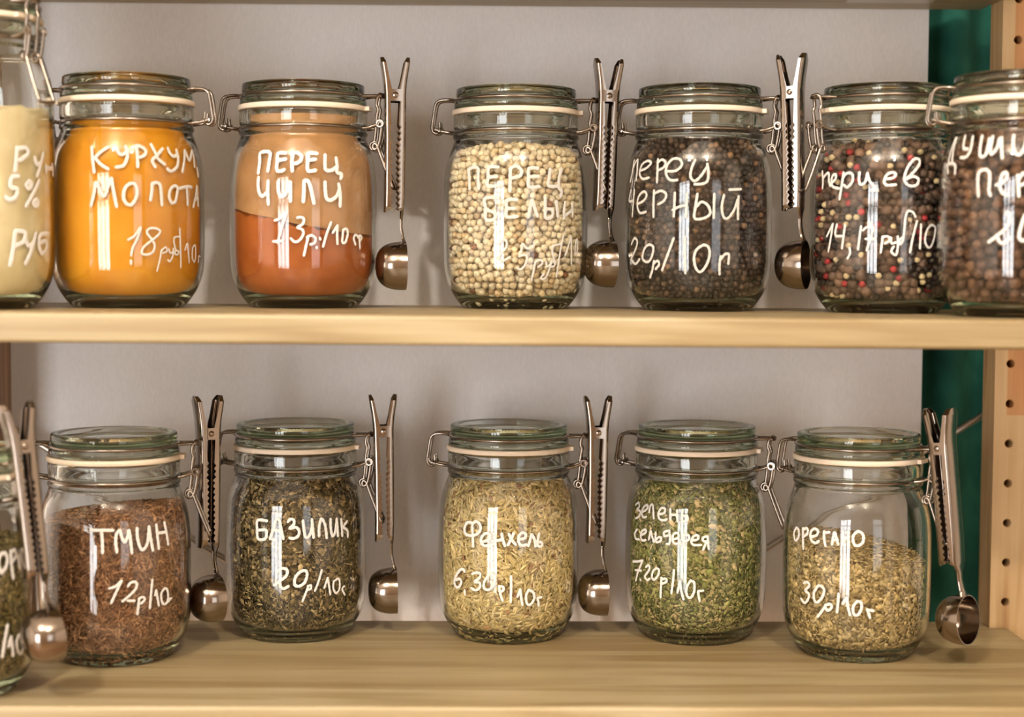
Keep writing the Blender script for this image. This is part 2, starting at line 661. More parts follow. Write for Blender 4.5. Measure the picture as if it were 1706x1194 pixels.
# ------------------------------------------------------------------ jars
# outer profile of the one-litre clip-top jar (mm)
OUT = [(0.0, 2.2), (30, 2.0), (35.5, 0.6), (37.5, 0.0), (39.3, 0.6), (42.0, 2.8), (45.5, 7.3), (48.9, 12.6), (51.6, 18.6), (53.5, 25.5),
       (54.4, 34), (54.7, 46), (54.8, 62), (54.75, 78), (54.5, 90), (53.9, 99), (52.8, 107), (51.2, 113), (49.3, 118.6), (47.8, 122.8),
       (46.9, 125.2), (46.7, 126.5), (47.6, 127.8), (47.9, 129.0), (47.4, 130.2), (45.9, 131.0), (45.6, 132.4), (46.0, 133.8), (47.0, 134.8),
       (47.4, 136.5), (47.4, 143.0), (46.8, 144.6), (45.2, 145.2)]
INN = [(41.0, 145.2), (40.2, 144.5), (40.2, 132.0), (41.0, 127.5), (43.3, 122.5), (45.6, 118.0), (47.8, 112.5), (49.4, 106.5), (50.5, 99), (51.2, 90), (51.5, 78), (51.6, 62), (51.4, 46),
       (51.0, 34), (49.9, 25.5), (47.8, 18.6), (45.0, 13.6), (41.2, 9.8), (36.0, 7.6), (28.0, 6.6), (0.0, 6.4)]


def stretch_profile(p, hs):
    """taller jar: only the straight wall between z 50 and 78 grows by hs mm"""
    out = []
    for r, z in p:
        if z > 64:
            z = z + hs
        out.append((r, z))
    return out


def smooth_profile(p, n=3):
    out = []
    m = len(p)
    for i in range(m - 1):
        a, b, c, d = p[max(i - 1, 0)], p[i], p[i + 1], p[min(i + 2, m - 1)]
        for s in range(n):
            t = s / n
            q = []
            for k in (0, 1):
                q.append(0.5 * (2 * b[k] + (c[k] - a[k]) * t + (2 * a[k] - 5 * b[k] + 4 * c[k] - d[k]) * t * t + (3 * b[k] - a[k] - 3 * c[k] + d[k]) * t ** 3))
            out.append((max(q[0], 0.0) if i or s else 0.0 if b[0] == 0 else q[0], q[1]))
    out.append(p[-1])
    return out


def mmp(p):
    return [(r * MM, z * MM) for r, z in p]


def make_glass(hs=0.0):
    prof = smooth_profile(stretch_profile(OUT, hs), 3)
    inn = smooth_profile(stretch_profile(INN, hs), 3)
    return MB().lathe(mmp(prof + inn), 112)


def make_lid():
    # flat topped glass lid: knurled rim, wire groove, flange on the gasket, plug inside the neck
    p = [(0, 160.6), (36, 160.7), (38.2, 161.2), (39.6, 163.6), (40.6, 164.6), (43.0, 165.3), (44.6, 164.7), (45.4, 163.2), (45.5, 160.0), (45.0, 158.4), (44.2, 157.6),
         (44.0, 156.4), (44.4, 155.4), (45.8, 154.6), (46.8, 153.4), (47.0, 151.6), (46.6, 149.8), (45.6, 149.0), (40.0, 149.0), (39.0, 148.4), (38.6, 143.8), (37.4, 142.6), (36.0, 143.0), (34.8, 146.0),
         (33.5, 153.2), (31.0, 155.0), (0, 155.2)]
    n = 240

    def rmod(k, i):
        if k in (5, 6):
            return 1.008 if i % 2 else 0.994
        return 1.0
    return MB().lathe(mmp(p), n, rmod=rmod)


def make_gasket():
    p = [(43.0, 145.3), (47.9, 145.3), (48.4, 145.9), (48.4, 148.3), (47.9, 148.9), (43.0, 148.9)]
    mb = MB().lathe(mmp(p), 96, closed=True)
    # pull tab
    mb.box(46.5 * MM, 51 * MM, -7 * MM, 7 * MM, 145.6 * MM, 148.6 * MM)
    return mb


WR = 1.2 * MM


def arc(r, a0, a1, z, n=40):
    return [(r * math.cos(a0 + (a1 - a0) * i / n) * MM, r * math.sin(a0 + (a1 - a0) * i / n) * MM, z * MM) for i in range(n + 1)]


def S(*pts):
    return [(x * MM, y * MM, z * MM) for x, y, z in pts]


def make_lid_wire():
    mb = MB()
    mb.tube(arc(46.2, 0, 2 * PI * (1 - 1 / 72), 156.2, 71), WR, 8, closed=True)
    for s in (1, -1):
        # clasp side: two strands leaving the ring and ending in an eye
        mb.tube(S((44.5, 9 * s, 156.2), (50, 6 * s, 156.4), (56, 4.2 * s, 156.6), (59.6, 3.6 * s, 156.2)), WR, 8, smooth=5)
        # hinge side: strands go out, turn down and hook round the neck wire
        mb.tube(S((-44.5, 9 * s, 156.2), (-50, 6.5 * s, 157.2), (-57, 5.5 * s, 156.8), (-60.3, 5.3 * s, 154.6), (-61.6, 5.2 * s, 150), (-62.8, 5.0 * s, 142),
                  (-63.6, 4.8 * s, 136.5), (-62.4, 4.6 * s, 132.8), (-59.4, 4.4 * s, 132.0), (-57.6, 4.2 * s, 134.5), (-58.0, 4.0 * s, 140.5)), WR, 8, smooth=5)
    mb.tube(S((59.6, 3.8, 156.2), (60.6, 1.5, 156.0), (60.6, -1.5, 156.0), (59.6, -3.8, 156.2)), WR, 8, smooth=4)
    return mb


def make_neck_wire():
    mb = MB()
    mb.tube(arc(46.6, 0, 2 * PI * (1 - 1 / 72), 132.3, 71), WR, 8, closed=True)
    for s in (1, -1):
        mb.tube(S((-45, 9 * s, 132.3), (-50, 6.6 * s, 132.6), (-56, 6.2 * s, 133.6), (-60.5, 6.0 * s, 134.8)), WR, 8, smooth=5)
        # eye coil round the hook
        mb.tube([((-57.6 + 1.9 * math.sin(a) * 0.45) * MM, (5.6 * s + 1.9 * math.cos(a)) * MM, (133.9 + 1.9 * math.sin(a)) * MM)
                 for a in [2 * PI * i / 14 for i in range(14)]], WR * 0.8, 6, closed=True)
        # clasp side arms, each ends in an eye
        mb.tube(S((45, 9 * s, 132.3), (51, 7.6 * s, 133.2), (57, 7.2 * s, 135.4)), WR, 8, smooth=5)
        mb.tube([((59.2 + 2.4 * math.cos(a)) * MM, 7.2 * s * MM, (136.0 + 2.4 * math.sin(a)) * MM)
                 for a in [2 * PI * i / 16 for i in range(16)]], WR * 0.9, 6, closed=True)
    mb.tube(S((-60.5, 6.2, 134.8), (-60.9, 0, 135.0), (-60.5, -6.2, 134.8)), WR, 8, smooth=4)
    return mb


def make_tie_wire():
    # long loop hanging from the lid ring's eye, its lower end inside the lever's eye
    mb = MB()
    for s in (1, -1):
        mb.tube(S((60.2, 1.2 * s, 157.6), (58.6, 3.2 * s, 157.8), (57.0, 4.6 * s, 155.5), (56.2, 5.0 * s, 150.5), (57.4, 5.0 * s, 146.5), (56.6, 5.0 * s, 142),
                  (55.6, 5.0 * s, 130), (54.6, 4.9 * s, 122.0)), WR, 8, smooth=5)
        mb.tube([((54.4 + 3.0 * math.cos(a)) * MM, 4.9 * s * MM, (119.6 + 3.0 * math.sin(a)) * MM)
                 for a in [2 * PI * i / 16 for i in range(16)]], WR * 0.95, 8, closed=True)
    mb.tube(S((60.2, 1.2, 157.6), (60.9, 0, 157.2), (60.2, -1.2, 157.6)), WR, 8, smooth=3)
    return mb


def make_lever(out=0.0):
    # pivots on the neck wire's eyes, dips through the tie loop and opens into the handle loop
    mb = MB()
    for s in (1, -1):
        mb.tube(S((58.6, 6.4 * s, 137.2), (60.4, 6.4 * s, 136.6), (60.2, 6.4 * s, 133), (59.2, 6.3 * s, 126), (57.6, 6.2 * s, 119.5), (55.2, 6.1 * s, 117.0), (53.6, 6.0 * s, 118.6), (54.4, 6.0 * s, 121.2),
                  (56.6, 6.1 * s, 120.2), (59.0, 6.4 * s, 114.0), (64.0, 6.9 * s, 101.0), (68.2, 6.9 * s, 90.5), (68.6, 6.2 * s, 89.0)), WR, 8, smooth=4)
    mb.tube(S((68.3, 6.9, 90.5), (68.7, 5.6, 88.6), (68.8, 0, 88.2), (68.7, -5.6, 88.6), (68.3, -6.9, 90.5)), WR, 8, smooth=4)
    return mb


GLASS_ME, PROTO = {}, {}


def shift_z(mb, hs):
    mb.v = [(x, y, z + hs * MM) for x, y, z in mb.v]
    return mb


def jar(loc, rz, label, hs=0.0):
    """clip-top jar: glass body, lid, gasket and the wire bail"""
    root = empty('clip_top_jar', loc, rz)
    tag(root, label, 'jar', 'glass clip-top jars of spices')
    if hs not in PROTO:
        parts = [('glass_body', make_glass(hs), M['glass']), ('lid', shift_z(make_lid(), hs), M['lid_glass']),
                 ('gasket', shift_z(make_gasket(), hs), M['gasket']), ('lid_wire', shift_z(make_lid_wire(), hs), M['wire']),
                 ('neck_wire', shift_z(make_neck_wire(), hs), M['wire']), ('tie_loop', shift_z(make_tie_wire(), hs), M['wire']),
                 ('clasp_lever', shift_z(make_lever(), hs), M['wire'])]
        made = {nm: mb.build(nm, mt, root, angle=50) for nm, mb, mt in parts}
        made['tie_loop'].parent = made['lid_wire']
        made['clasp_lever'].parent = made['neck_wire']
        PROTO[hs] = [made[k] for k in ('glass_body', 'lid', 'gasket', 'lid_wire', 'neck_wire')]
        for o in PROTO[hs]:
            if o.name.startswith('gasket'):
                o['label'] = 'white rubber gasket'
    else:
        for src in PROTO[hs]:
            copy_tree(src, root)
    return root


# ------------------------------------------------------------------ spice fillings
rng = np.random.default_rng(7)


def inner_at(hs, gap):
    """inner wall as arrays (z ascending) with a small gap, mm"""
    p = smooth_profile(stretch_profile(INN, hs), 3)[::-1]
    P = np.array(p)
    T = np.gradient(P, axis=0)
    T /= np.linalg.norm(T, axis=1)[:, None] + 1e-12
    Nn = np.stack([-T[:, 1], T[:, 0]], 1)      # points inward/upward
    Q = P + Nn * gap
    keep = Q[:, 0] > 0.5
    keep &= Q[:, 1] < 144 + hs
    return Q[keep]


def np_mesh(name, V, F, mat, colors=None, smooth=True):
    """V (n,3) metres, F (m,k) int"""
    me = bpy.data.meshes.new(name)
    nv, (nf, k) = len(V), F.shape
    me.vertices.add(nv)
    me.vertices.foreach_set('co', V.astype(np.float32).ravel())
    me.loops.add(nf * k)
    me.loops.foreach_set('vertex_index', F.astype(np.int32).ravel())
    me.polygons.add(nf)
    me.polygons.foreach_set('loop_start', np.arange(0, nf * k, k, dtype=np.int32))
    me.polygons.foreach_set('use_smooth', np.full(nf, smooth))
    me.update(calc_edges=True)
    if colors is not None:
        a = me.color_attributes.new('tint', 'FLOAT_COLOR', 'POINT')
        c4 = np.ones((nv, 4), np.float32)
        c4[:, :3] = colors
        a.data.foreach_set('color', c4.ravel())
    return me


def ico(sub):
    bm = bmesh.new()
    bmesh.ops.create_icosphere(bm, subdivisions=sub, radius=1.0)
    V = np.array([v.co[:] for v in bm.verts])
    F = np.array([[v.index for v in f.verts] for f in bm.faces])
    bm.free()
    return V, F


def seed_shape(nr=6, ns=7, bend=0.25):
    """elongated seed along x, unit half-length, unit radius"""
    V, F, st = [], [], []
    for i in range(nr + 1):
        t = -1 + 2 * i / nr
        r = max(0.12, (1 - abs(t) ** 2.2)) ** 0.6
        for k in range(ns):
            a = 2 * PI * k / ns
            V.append((t, r * math.cos(a) + bend * (1 - t * t), r * math.sin(a)))
            st.append(k % 2)
    for i in range(nr):
        for k in range(ns):
            k2 = (k + 1) % ns
            F.append((i * ns + k, i * ns + k2, (i + 1) * ns + k2, (i + 1) * ns + k))
    return np.array(V), np.array(F), np.array(st)


def flake_shape():
    """crumpled leaf fragment, a closed thin shell"""
    top = [(-1, 0, 0), (-0.45, 0.62, 0.18), (0.5, 0.5, 0.05), (1, -0.05, 0.2), (0.35, -0.6, 0.0), (-0.5, -0.5, 0.25), (0.0, 0.0, 0.38)]
    V = [(x, y, z + 0.05) for x, y, z in top] + [(x * 0.97, y * 0.97, z - 0.07) for x, y, z in top]
    F = []
    for i in range(6):
        j = (i + 1) % 6
        F += [(i, j, 6), (7 + j, 7 + i, 13), (i, 7 + i, 7 + j), (i, 7 + j, j)]
    return np.array(V), np.array(F)


def frames(nrm):
    """two tangents for unit normals (n,3)"""
    up = np.where(np.abs(nrm[:, 2:3]) < 0.9, np.array([[0, 0, 1.0]]), np.array([[1.0, 0, 0]]))
    t = np.cross(up, nrm)
    t /= np.linalg.norm(t, axis=1)[:, None]
    return t, np.cross(nrm, t)


def surface_height(fill, x, y):
    z0, gx, gy, dome = fill
    return z0 + gx * x / 50 + gy * y / 50 + dome * (1 - (x * x + y * y) / 2500)


def scatter(hs, fill, step, depth, jit=0.28, front=2.35):
    """points (mm) + inward-out normals over the inner wall and the heap's top"""
    Q = inner_at(hs, depth)
    seg = np.linalg.norm(np.diff(Q, axis=0), axis=1)
    s = np.concatenate([[0], np.cumsum(seg)])
    pts, nr = [], []
    row = 0
    for d in np.arange(step * 0.3, s[-1], step * 0.866):
        r, z = np.interp(d, s, Q[:, 0]), np.interp(d, s, Q[:, 1])
        d2 = min(d + 0.5, s[-1])
        r2, z2 = np.interp(d2, s, Q[:, 0]), np.interp(d2, s, Q[:, 1])
        tr, tz = r2 - r, z2 - z
        l = math.hypot(tr, tz) + 1e-9
        nn = (tz / l, -tr / l)
        n = max(4, int(2 * PI * r / step))
        a = (np.arange(n) + 0.5 * (row % 2)) * 2 * PI / n
        row += 1
        a = a + rng.normal(0, jit * 0.5, n) * step / r
        rr = r + np.zeros(n)
        zz = z + rng.normal(0, jit * 0.5, n) * step
        ang = np.abs((a + PI / 2 + PI) % (2 * PI) - PI)       # 0 = facing the viewer
        k = (ang < front)
        x, y = rr * np.cos(a), rr * np.sin(a)
        k &= zz < surface_height(fill, x, y) - step * 0.15
        pts.append(np.stack([x, y, zz], 1)[k])
        nr.append(np.stack([nn[0] * np.cos(a), nn[0] * np.sin(a), np.full(n, nn[1])], 1)[k])
    # top of the heap
    g = np.arange(-52, 52, step * 0.866)
    tx, ty = [], []
    for i, yy in enumerate(g):
        xx = np.arange(-52, 52, step) + (step / 2) * (i % 2)
        tx.append(xx)
        ty.append(np.full(len(xx), yy))
    tx, ty = np.concatenate(tx), np.concatenate(ty)
    tx = tx + rng.normal(0, jit * 0.5, len(tx)) * step
    ty = ty + rng.normal(0, jit * 0.5, len(ty)) * step
    tz = surface_height(fill, tx, ty) + rng.normal(0, 0.25, len(tx)) * step
    rad = np.hypot(tx, ty)
    rmax = np.interp(tz, Q[:, 1], Q[:, 0])
    k = (rad < rmax) & (tz < 141 + hs)
    pts.append(np.stack([tx, ty, tz], 1)[k])
    nr.append(np.tile([0, 0, 1.0], (int(k.sum()), 1)))
    return np.concatenate(pts), np.concatenate(nr)


def core(hs, fill, gap, nseg=72):
    """solid mass of the filling: follows the inner wall up to the heap's surface"""
    Q = inner_at(hs, gap)
    nr = 46
    s = np.concatenate([[0], np.cumsum(np.linalg.norm(np.diff(Q, axis=0), axis=1))])
    d = np.linspace(0, s[-1], nr)
    R, Z = np.interp(d, s, Q[:, 0]), np.interp(d, s, Q[:, 1])
    a = np.arange(nseg) * 2 * PI / nseg
    V, F = [], []
    X = R[:, None] * np.cos(a)[None]
    Y = R[:, None] * np.sin(a)[None]
    ZZ = np.repeat(Z[:, None], nseg, 1)
    # clip each column at the surface
    for j in range(nseg):
        for i in range(nr):
            zs = surface_height(fill, X[i, j], Y[i, j])
            if ZZ[i, j] > zs:
                # crossing point on the wall
                lo, hi = d[i - 1], d[i]
                for _ in range(12):
                    mid = (lo + hi) / 2
                    r, z = np.interp(mid, s, Q[:, 0]), np.interp(mid, s, Q[:, 1])
                    if z > surface_height(fill, r * math.cos(a[j]), r * math.sin(a[j])):
                        hi = mid
                    else:
                        lo = mid
                r, z = np.interp(lo, s, Q[:, 0]), np.interp(lo, s, Q[:, 1])
                X[i:, j], Y[i:, j], ZZ[i:, j] = r * math.cos(a[j]), r * math.sin(a[j]), z
                break
    rings = [np.stack([X[i], Y[i], ZZ[i]], 1) for i in range(nr)]
    for q in (0.93, 0.8, 0.6, 0.4, 0.2):
        x, y = X[-1] * q, Y[-1] * q
        rings.append(np.stack([x, y, surface_height(fill, x, y) - (0 if q < 0.99 else 0)], 1))
    V = np.concatenate(rings)
    n = len(rings)
    for i in range(n - 1):
        for j in range(nseg):
            k = (j + 1) % nseg
            F.append((i * nseg + j, i * nseg + k, (i + 1) * nseg + k, (i + 1) * nseg + j))
    # centre caps
    V = np.concatenate([V, [[0, 0, surface_height(fill, 0, 0)], [0, 0, Z[0]]]])
    c0, c1 = len(V) - 2, len(V) - 1
    for j in range(nseg):
        k = (j + 1) % nseg
        F.append(((n - 1) * nseg + j, (n - 1) * nseg + k, c0, c0))
        F.append((j, c1, c1, k))
    tri = []
    for f in F:
        f = list(dict.fromkeys(f))
        tri.append((f[0], f[1], f[2]))
        if len(f) == 4:
            tri.append((f[0], f[2], f[3]))
    return V, np.array(tri)


def pick(n, palette):
    """palette: list of (weight, rgb, spread)"""
    w = np.array([p[0] for p in palette], float)
    w /= w.sum()
    idx = rng.choice(len(palette), n, p=w)
    base = np.array([lin(p[1]) for p in palette])[idx]
    sp = np.array([p[2] for p in palette])[idx]
    k = np.exp(rng.normal(0, 1, n) * sp)[:, None]
    return base * k, idx


def place(shape_v, shape_f, P, A, B, Cc, sx, sy, sz):
    """instances: axes A,B,Cc (n,3), scales (n,) -> verts, faces"""
    n, m = len(P), len(shape_v)
    V = (P[:, None, :] + shape_v[None, :, 0:1] * (A * sx[:, None])[:, None, :]
         + shape_v[None, :, 1:2] * (B * sy[:, None])[:, None, :]
         + shape_v[None, :, 2:3] * (Cc * sz[:, None])[:, None, :])
    F = shape_f[None] + (np.arange(n) * m)[:, None, None]
    return V.reshape(-1, 3), F.reshape(-1, shape_f.shape[1])


def tri(F):
    if F.shape[1] == 3:
        return F
    return np.concatenate([F[:, [0, 1, 2]], F[:, [0, 2, 3]]])


def finish(name, loc, Vs, Fs, Cs, mat, label):
    off, FF = 0, []
    for V, F in zip(Vs, Fs):
        FF.append(tri(F) + off)
        off += len(V)
    me = np_mesh(name, np.concatenate(Vs) * MM, np.concatenate(FF), mat, np.concatenate(Cs))
    o = link(name, me, mat)
    o.location = loc
    tag(o, label, 'spice', kind='stuff')
    return o


M['berry'] = grain_mat('dry_berries', 0.55, 0.4)
M['leaf'] = grain_mat('dry_leaves', 0.75, 0.25)


def berries(name, loc, hs, fill, d, palette, label, sub=2, sizes=None, core_col=(40, 30, 24), layers=2, jit=0.28):
    sv, sf = ico(sub)
    Vs, Fs, Cs = [], [], []
    for L in range(layers):
        P, Nr = scatter(hs, fill, d, 0.35 + d * 0.5 + L * d * 0.72, jit)
        n = len(P)
        col, idx = pick(n, palette)
        rad = np.full(n, d * 0.5) * rng.uniform(0.93, 1.05, n)
        if sizes is not None:
            rad = np.array(sizes)[idx] * 0.5 * rng.uniform(0.9, 1.06, n)
            # keep every berry touching the wall side
            P = P + Nr * (d * 0.5 - rad)[:, None] * (1 if L == 0 else 0)
        q = rng.normal(0, 1, (n, 3))
        q /= np.linalg.norm(q, axis=1)[:, None]
        A, B = frames(q)
        dv = sv * (1 + 0.03 * rng.normal(0, 1, (len(sv), 1)))
        V, F = place(dv, sf, P, A, B, q, rad, rad * 0.97, rad)
        Vs.append(V)
        Fs.append(F)
        Cs.append(np.repeat(col, len(sv), 0) * (1 + 0.06 * rng.normal(0, 1, (n * len(sv), 1))).clip(0.6, 1.4))
    cv, cf2 = core(hs, (fill[0] - d * 0.8,) + tuple(fill[1:]), 0.35 + d * 1.5)
    Vs.append(cv)
    Fs.append(cf2)
    Cs.append(np.tile(np.array(lin(core_col)), (len(cv), 1)))
    return finish(name, loc, Vs, Fs, Cs, M['berry'], label)


def seeds(name, loc, hs, fill, length, width, palette, label, core_col, step=None, tilt=0.35, stripe=0.0, layers=2, horiz=0.0, bend=0.25):
    sv, sf, st = seed_shape(bend=bend)
    Vs, Fs, Cs = [], [], []
    for L in range(layers):
        P, Nr = scatter(hs, fill, step, 0.3 + width * 0.5 + L * width * 0.8, 0.7)
        n = len(P)
        col, _ = pick(n, palette)
        t, b = frames(Nr)
        a = rng.uniform(0, 2 * PI, n)
        if horiz:
            a = rng.normal(0, horiz, n) + PI * rng.integers(0, 2, n)
        A = t * np.cos(a)[:, None] + b * np.sin(a)[:, None]
        tl = np.abs(rng.normal(0, tilt, n))
        A = A * np.cos(tl)[:, None] - Nr * np.sin(tl)[:, None]
        B = np.cross(Nr, A)
        B /= np.linalg.norm(B, axis=1)[:, None]
        Cc = np.cross(A, B)
        ln = length * 0.5 * rng.uniform(0.7, 1.15, n)
        wd = width * 0.5 * rng.uniform(0.75, 1.15, n)
        P = P - Nr * (np.sin(tl) * ln)[:, None] * 0.6
        V, F = place(sv, sf, P, A, B, Cc, ln, wd, wd)
        Vs.append(V)
        Fs.append(F)
        c = np.repeat(col, len(sv), 0)
        if stripe:
            c = c * np.tile(np.where(st == 1, 1 + stripe, 1 - stripe), n)[:, None]
        Cs.append(c)
    cv, cf2 = core(hs, (fill[0] - 1.5,) + tuple(fill[1:]), 0.3 + width * 1.7)
    Vs.append(cv)
    Fs.append(cf2)
    Cs.append(np.tile(np.array(lin(core_col)), (len(cv), 1)))
    return finish(name, loc, Vs, Fs, Cs, M['leaf'], label)


def flakes(name, loc, hs, fill, size, palette, label, core_col, step, stems=0.12, fine=0.0):
    fv, ff = flake_shape()
    sv, sf, st = seed_shape(3, 5, 0.05)
    Vs, Fs, Cs = [], [], []
    for L in range(2):
        P, Nr = scatter(hs, fill, step, 0.4 + size * 0.22 + L * size * 0.3, 0.8)
        n = len(P)
        col, _ = pick(n, palette)
        t, b = frames(Nr)
        a = rng.uniform(0, 2 * PI, n)
        A = t * np.cos(a)[:, None] + b * np.sin(a)[:, None]
        tl = rng.normal(0, 0.34, n)
        A = A * np.cos(tl)[:, None] + Nr * np.sin(tl)[:, None]
        A /= np.linalg.norm(A, axis=1)[:, None]
        B = np.cross(Nr, A)
        B /= np.linalg.norm(B, axis=1)[:, None]
        Cc = np.cross(A, B)
        sz = size * 0.5 * np.exp(rng.normal(0, 0.42, n)).clip(0.4, 1.9)
        # finer dust sinks to the bottom
        if fine:
            sz = sz * (1 - fine * np.clip(1 - P[:, 2] / 60, 0, 1))
        off = np.abs(np.sin(tl)) * sz
        P = P - Nr * off[:, None]
        is_stem = rng.uniform(0, 1, n) < stems
        k = ~is_stem
        V, F = place(fv, ff, P[k], A[k], B[k], Cc[k], sz[k], sz[k] * rng.uniform(0.5, 1.0, k.sum()), sz[k] * rng.uniform(0.2, 1.0, k.sum()))
        Vs.append(V)
        Fs.append(F)
        Cs.append(np.repeat(col[k], len(fv), 0))
        k = is_stem
        if k.any():
            V, F = place(sv, sf, P[k], A[k], B[k], Cc[k], sz[k] * 1.5, np.full(k.sum(), size * 0.09), np.full(k.sum(), size * 0.09))
            Vs.append(V)
            Fs.append(F)
            Cs.append(np.repeat(col[k] * 1.35, len(sv), 0))
    cv, cf2 = core(hs, (fill[0] - 1.0,) + tuple(fill[1:]), 0.4 + size * 0.55)
    Vs.append(cv)
    Fs.append(cf2)
    Cs.append(np.tile(np.array(lin(core_col)), (len(cv), 1)))
    return finish(name, loc, Vs, Fs, Cs, M['leaf'], label)


def powder(name, loc, hs, fill, mat, label, gap=0.35, rough=0.0):
    cv, cf2 = core(hs, fill, gap, 144)
    if rough:
        # uneven crest
        ztop = surface_height(fill, cv[:, 0], cv[:, 1])
        a = np.arctan2(cv[:, 1], cv[:, 0])
        k = np.clip((cv[:, 2] - ztop + 8) / 8, 0, 1)
        cv[:, 2] += k * rough * (np.sin(a * 9 + 1) + 0.6 * np.sin(a * 23 + 2) + 0.4 * np.sin(a * 41) + 0.5 * np.sin(cv[:, 0] * 0.7)) * 0.5
    me = np_mesh(name, cv * MM, cf2, mat)
    o = link(name, me, mat)
    o.location = loc
    tag(o, label, 'spice', kind='stuff')
    return o


# ------------------------------------------------------------------ clip scoops
def clip_scoop(loc, rz, label, tilt=0.0):
    root = empty('scoop_clip', loc)
    root.rotation_mode = 'ZYX'
    root.rotation_euler = (0, tilt, rz)
    tag(root, label, 'coffee scoop', 'steel measuring scoops with clip handles')
    if 'scoop' in PROTO:
        for src in PROTO['scoop']:
            copy_tree(src, root)
        return root
    T = 0.8

    def arm(sign, vw, curve, inner, zigs, neck):
        """curve: outer edge u(z) list top to bottom, inner: function of z giving flange inner edge (before sign)"""
        mb = MB()
        zc = np.array([c[1] for c in curve])[::-1]
        uc = np.array([c[0] for c in curve])[::-1]
        zz = [float(z) for z in np.arange(curve[0][1], 18.0, -1.0)] + list(zigs) + [float(z) for z in np.arange(zigs[-1] - 1.5, curve[-1][1], -1.5)] + [curve[-1][1]]
        zz = sorted(set(z for z in zz if z >= curve[-1][1]), reverse=True)
        V, F, k = [], [], 0
        for z in zz:
            u = float(np.interp(z, zc, uc))
            hw = neck(z)
            ui = min(inner(z), u - 1.5)
            if z < -84.5:
                ui = u - 1.7
            ring = []
            for off in (0.0, T):
                rc = max(0.3, min(2.4, u - ui - 0.1, hw * 0.7) - off)
                H, U = hw - off, u - off
                pts = [(ui, H)] + [(U - rc + rc * math.sin(q), H - rc + rc * math.cos(q)) for q in [PI / 2 * i / 4 for i in range(5)]]
                pts = pts + [(x, -y) for x, y in pts[::-1]]
                ring.append(pts)
            loop = ring[0] + ring[1][::-1]
            k = len(loop)
            V += [(sign * x, y, z) for x, y in loop]
        for i in range(len(zz) - 1):
            for j in range(k):
                j2 = (j + 1) % k
                F.append((i * k + j, i * k + j2, (i + 1) * k + j2, (i + 1) * k + j))
        h = k // 2
        for base in (0, (len(zz) - 1) * k):
            for j in range(h - 1):
                F.append((base + j, base + j + 1, base + k - 2 - j, base + k - 1 - j))
        mb.add([(x * MM, y * MM, z * MM) for x, y, z in V], F)
        return mb

    def inner_fn(base, tab):
        def f(z):
            if z > 17:
                return float(np.interp(z, [17, 25, 28], [5.4, 7.0, 8.6]))
            if z > 4.2:
                return float(np.interp(z, [4.2, 6.5, 11, 17], [2.6, 3.0, 4.2, 5.4]))
            if z > -4.4:
                return tab
            if z > -34:
                return float(np.interp(z, [-34, -22, -6], [base + 0.8, base + 1.0, base + 1.9])) + (1.5 if z < -22 and int(round((-z - 13) / 2.2)) % 2 else 0.0)
            return base + (1.6 if int(round((-z - 13) / 2.2)) % 2 else 0.0)
        return f

    zl = [18, 17, 13, 10, 8, 6.5, 4.3, 4.1, 0, -4.3, -4.5, -5.6, -9, -12.9] + [-13.0 - 2.2 * k for k in range(33)]
    right_curve = [(11.2, 28), (10.9, 24), (10.0, 18), (8.8, 11), (8.1, 4), (7.9, 0), (7.6, -30), (7.0, -70), (6.4, -84), (5.9, -89), (5.8, -97), (6.6, -102.5), (7.8, -107.2), (8.3, -108.0)]

    def neck_r(z):
        if z > 24:
            return max(2.5, 8.0 * math.sqrt(max(0.0, 1 - ((z - 20) / 9.3) ** 2)))
        return float(np.interp(z, [-109.5, -104.5, -98, -91, -84, 24], [6.0, 3.6, 3.0, 3.4, 8.4, 8.4]))
    ra = arm(1, 8.4, right_curve, inner_fn(1.3, -2.6), zl, neck_r)
    left_curve = [(11.0, 28), (10.6, 24), (9.6, 18), (8.6, 11), (8.0, 4), (7.8, 0), (7.6, -30), (7.8, -70), (8.2, -86)]

    def neck_l(z):
        if z > 24:
            return max(2.5, 7.3 * math.sqrt(max(0.0, 1 - ((z - 20) / 9.3) ** 2)))
        if z < -82:
            return 7.4 - (-82 - z) * 0.5
        return 7.4
    la = arm(-1, 7.4, left_curve, inner_fn(1.7, -2.4), zl, neck_l)
    rv = MB()
    for s in (1, -1):
        V = MB().lathe([(0, 1.1 * MM), (1.1 * MM, 0.95 * MM), (2.0 * MM, 0.5 * MM), (2.3 * MM, -0.2 * MM), (0, -0.2 * MM)], 20)
        rv.add([(x, s * (8.5 * MM + z), y) for x, y, z in V.v], V.f)
    rv.tube([(0, -8.4 * MM, 0), (0, 8.4 * MM, 0)], 1.5 * MM, 12)
    sp = MB()
    n = 90
    sp.tube([(2.6 * math.cos(a) * MM, (-5 + 10 * a / (2 * PI * 6)) * MM, 2.6 * math.sin(a) * MM) for a in [2 * PI * 6 * i / n for i in range(n + 1)]], 0.6 * MM, 6)
    sp.tube(S((2.4, -5, 1), (5.2, -5, 8), (7.2, -5, 16)), 0.6 * MM, 6)
    sp.tube(S((-2.4, 5, 1), (-5.2, 5, 8), (-7.2, 5, 16)), 0.6 * MM, 6)
    # bowl: lathe about u, opening at u = 8
    prof = [(18.0, 8.3), (18.0, 5.0), (17.7, 0.5), (16.6, -4.5), (14.4, -8.8), (11.0, -12.0), (6.5, -13.8), (0, -14.4)]
    inn = [(0, -13.6), (6.3, -13.0), (10.6, -11.3), (13.8, -8.3), (15.9, -4.2), (17.0, 0.6), (17.3, 5.0), (17.3, 8.3)]
    L = MB().lathe(mmp(smooth_profile(prof, 3) + smooth_profile(inn, 3)), 64, closed=True)
    bowl = MB().add([(z, x, y - 125.7 * MM) for x, y, z in L.v], L.f)
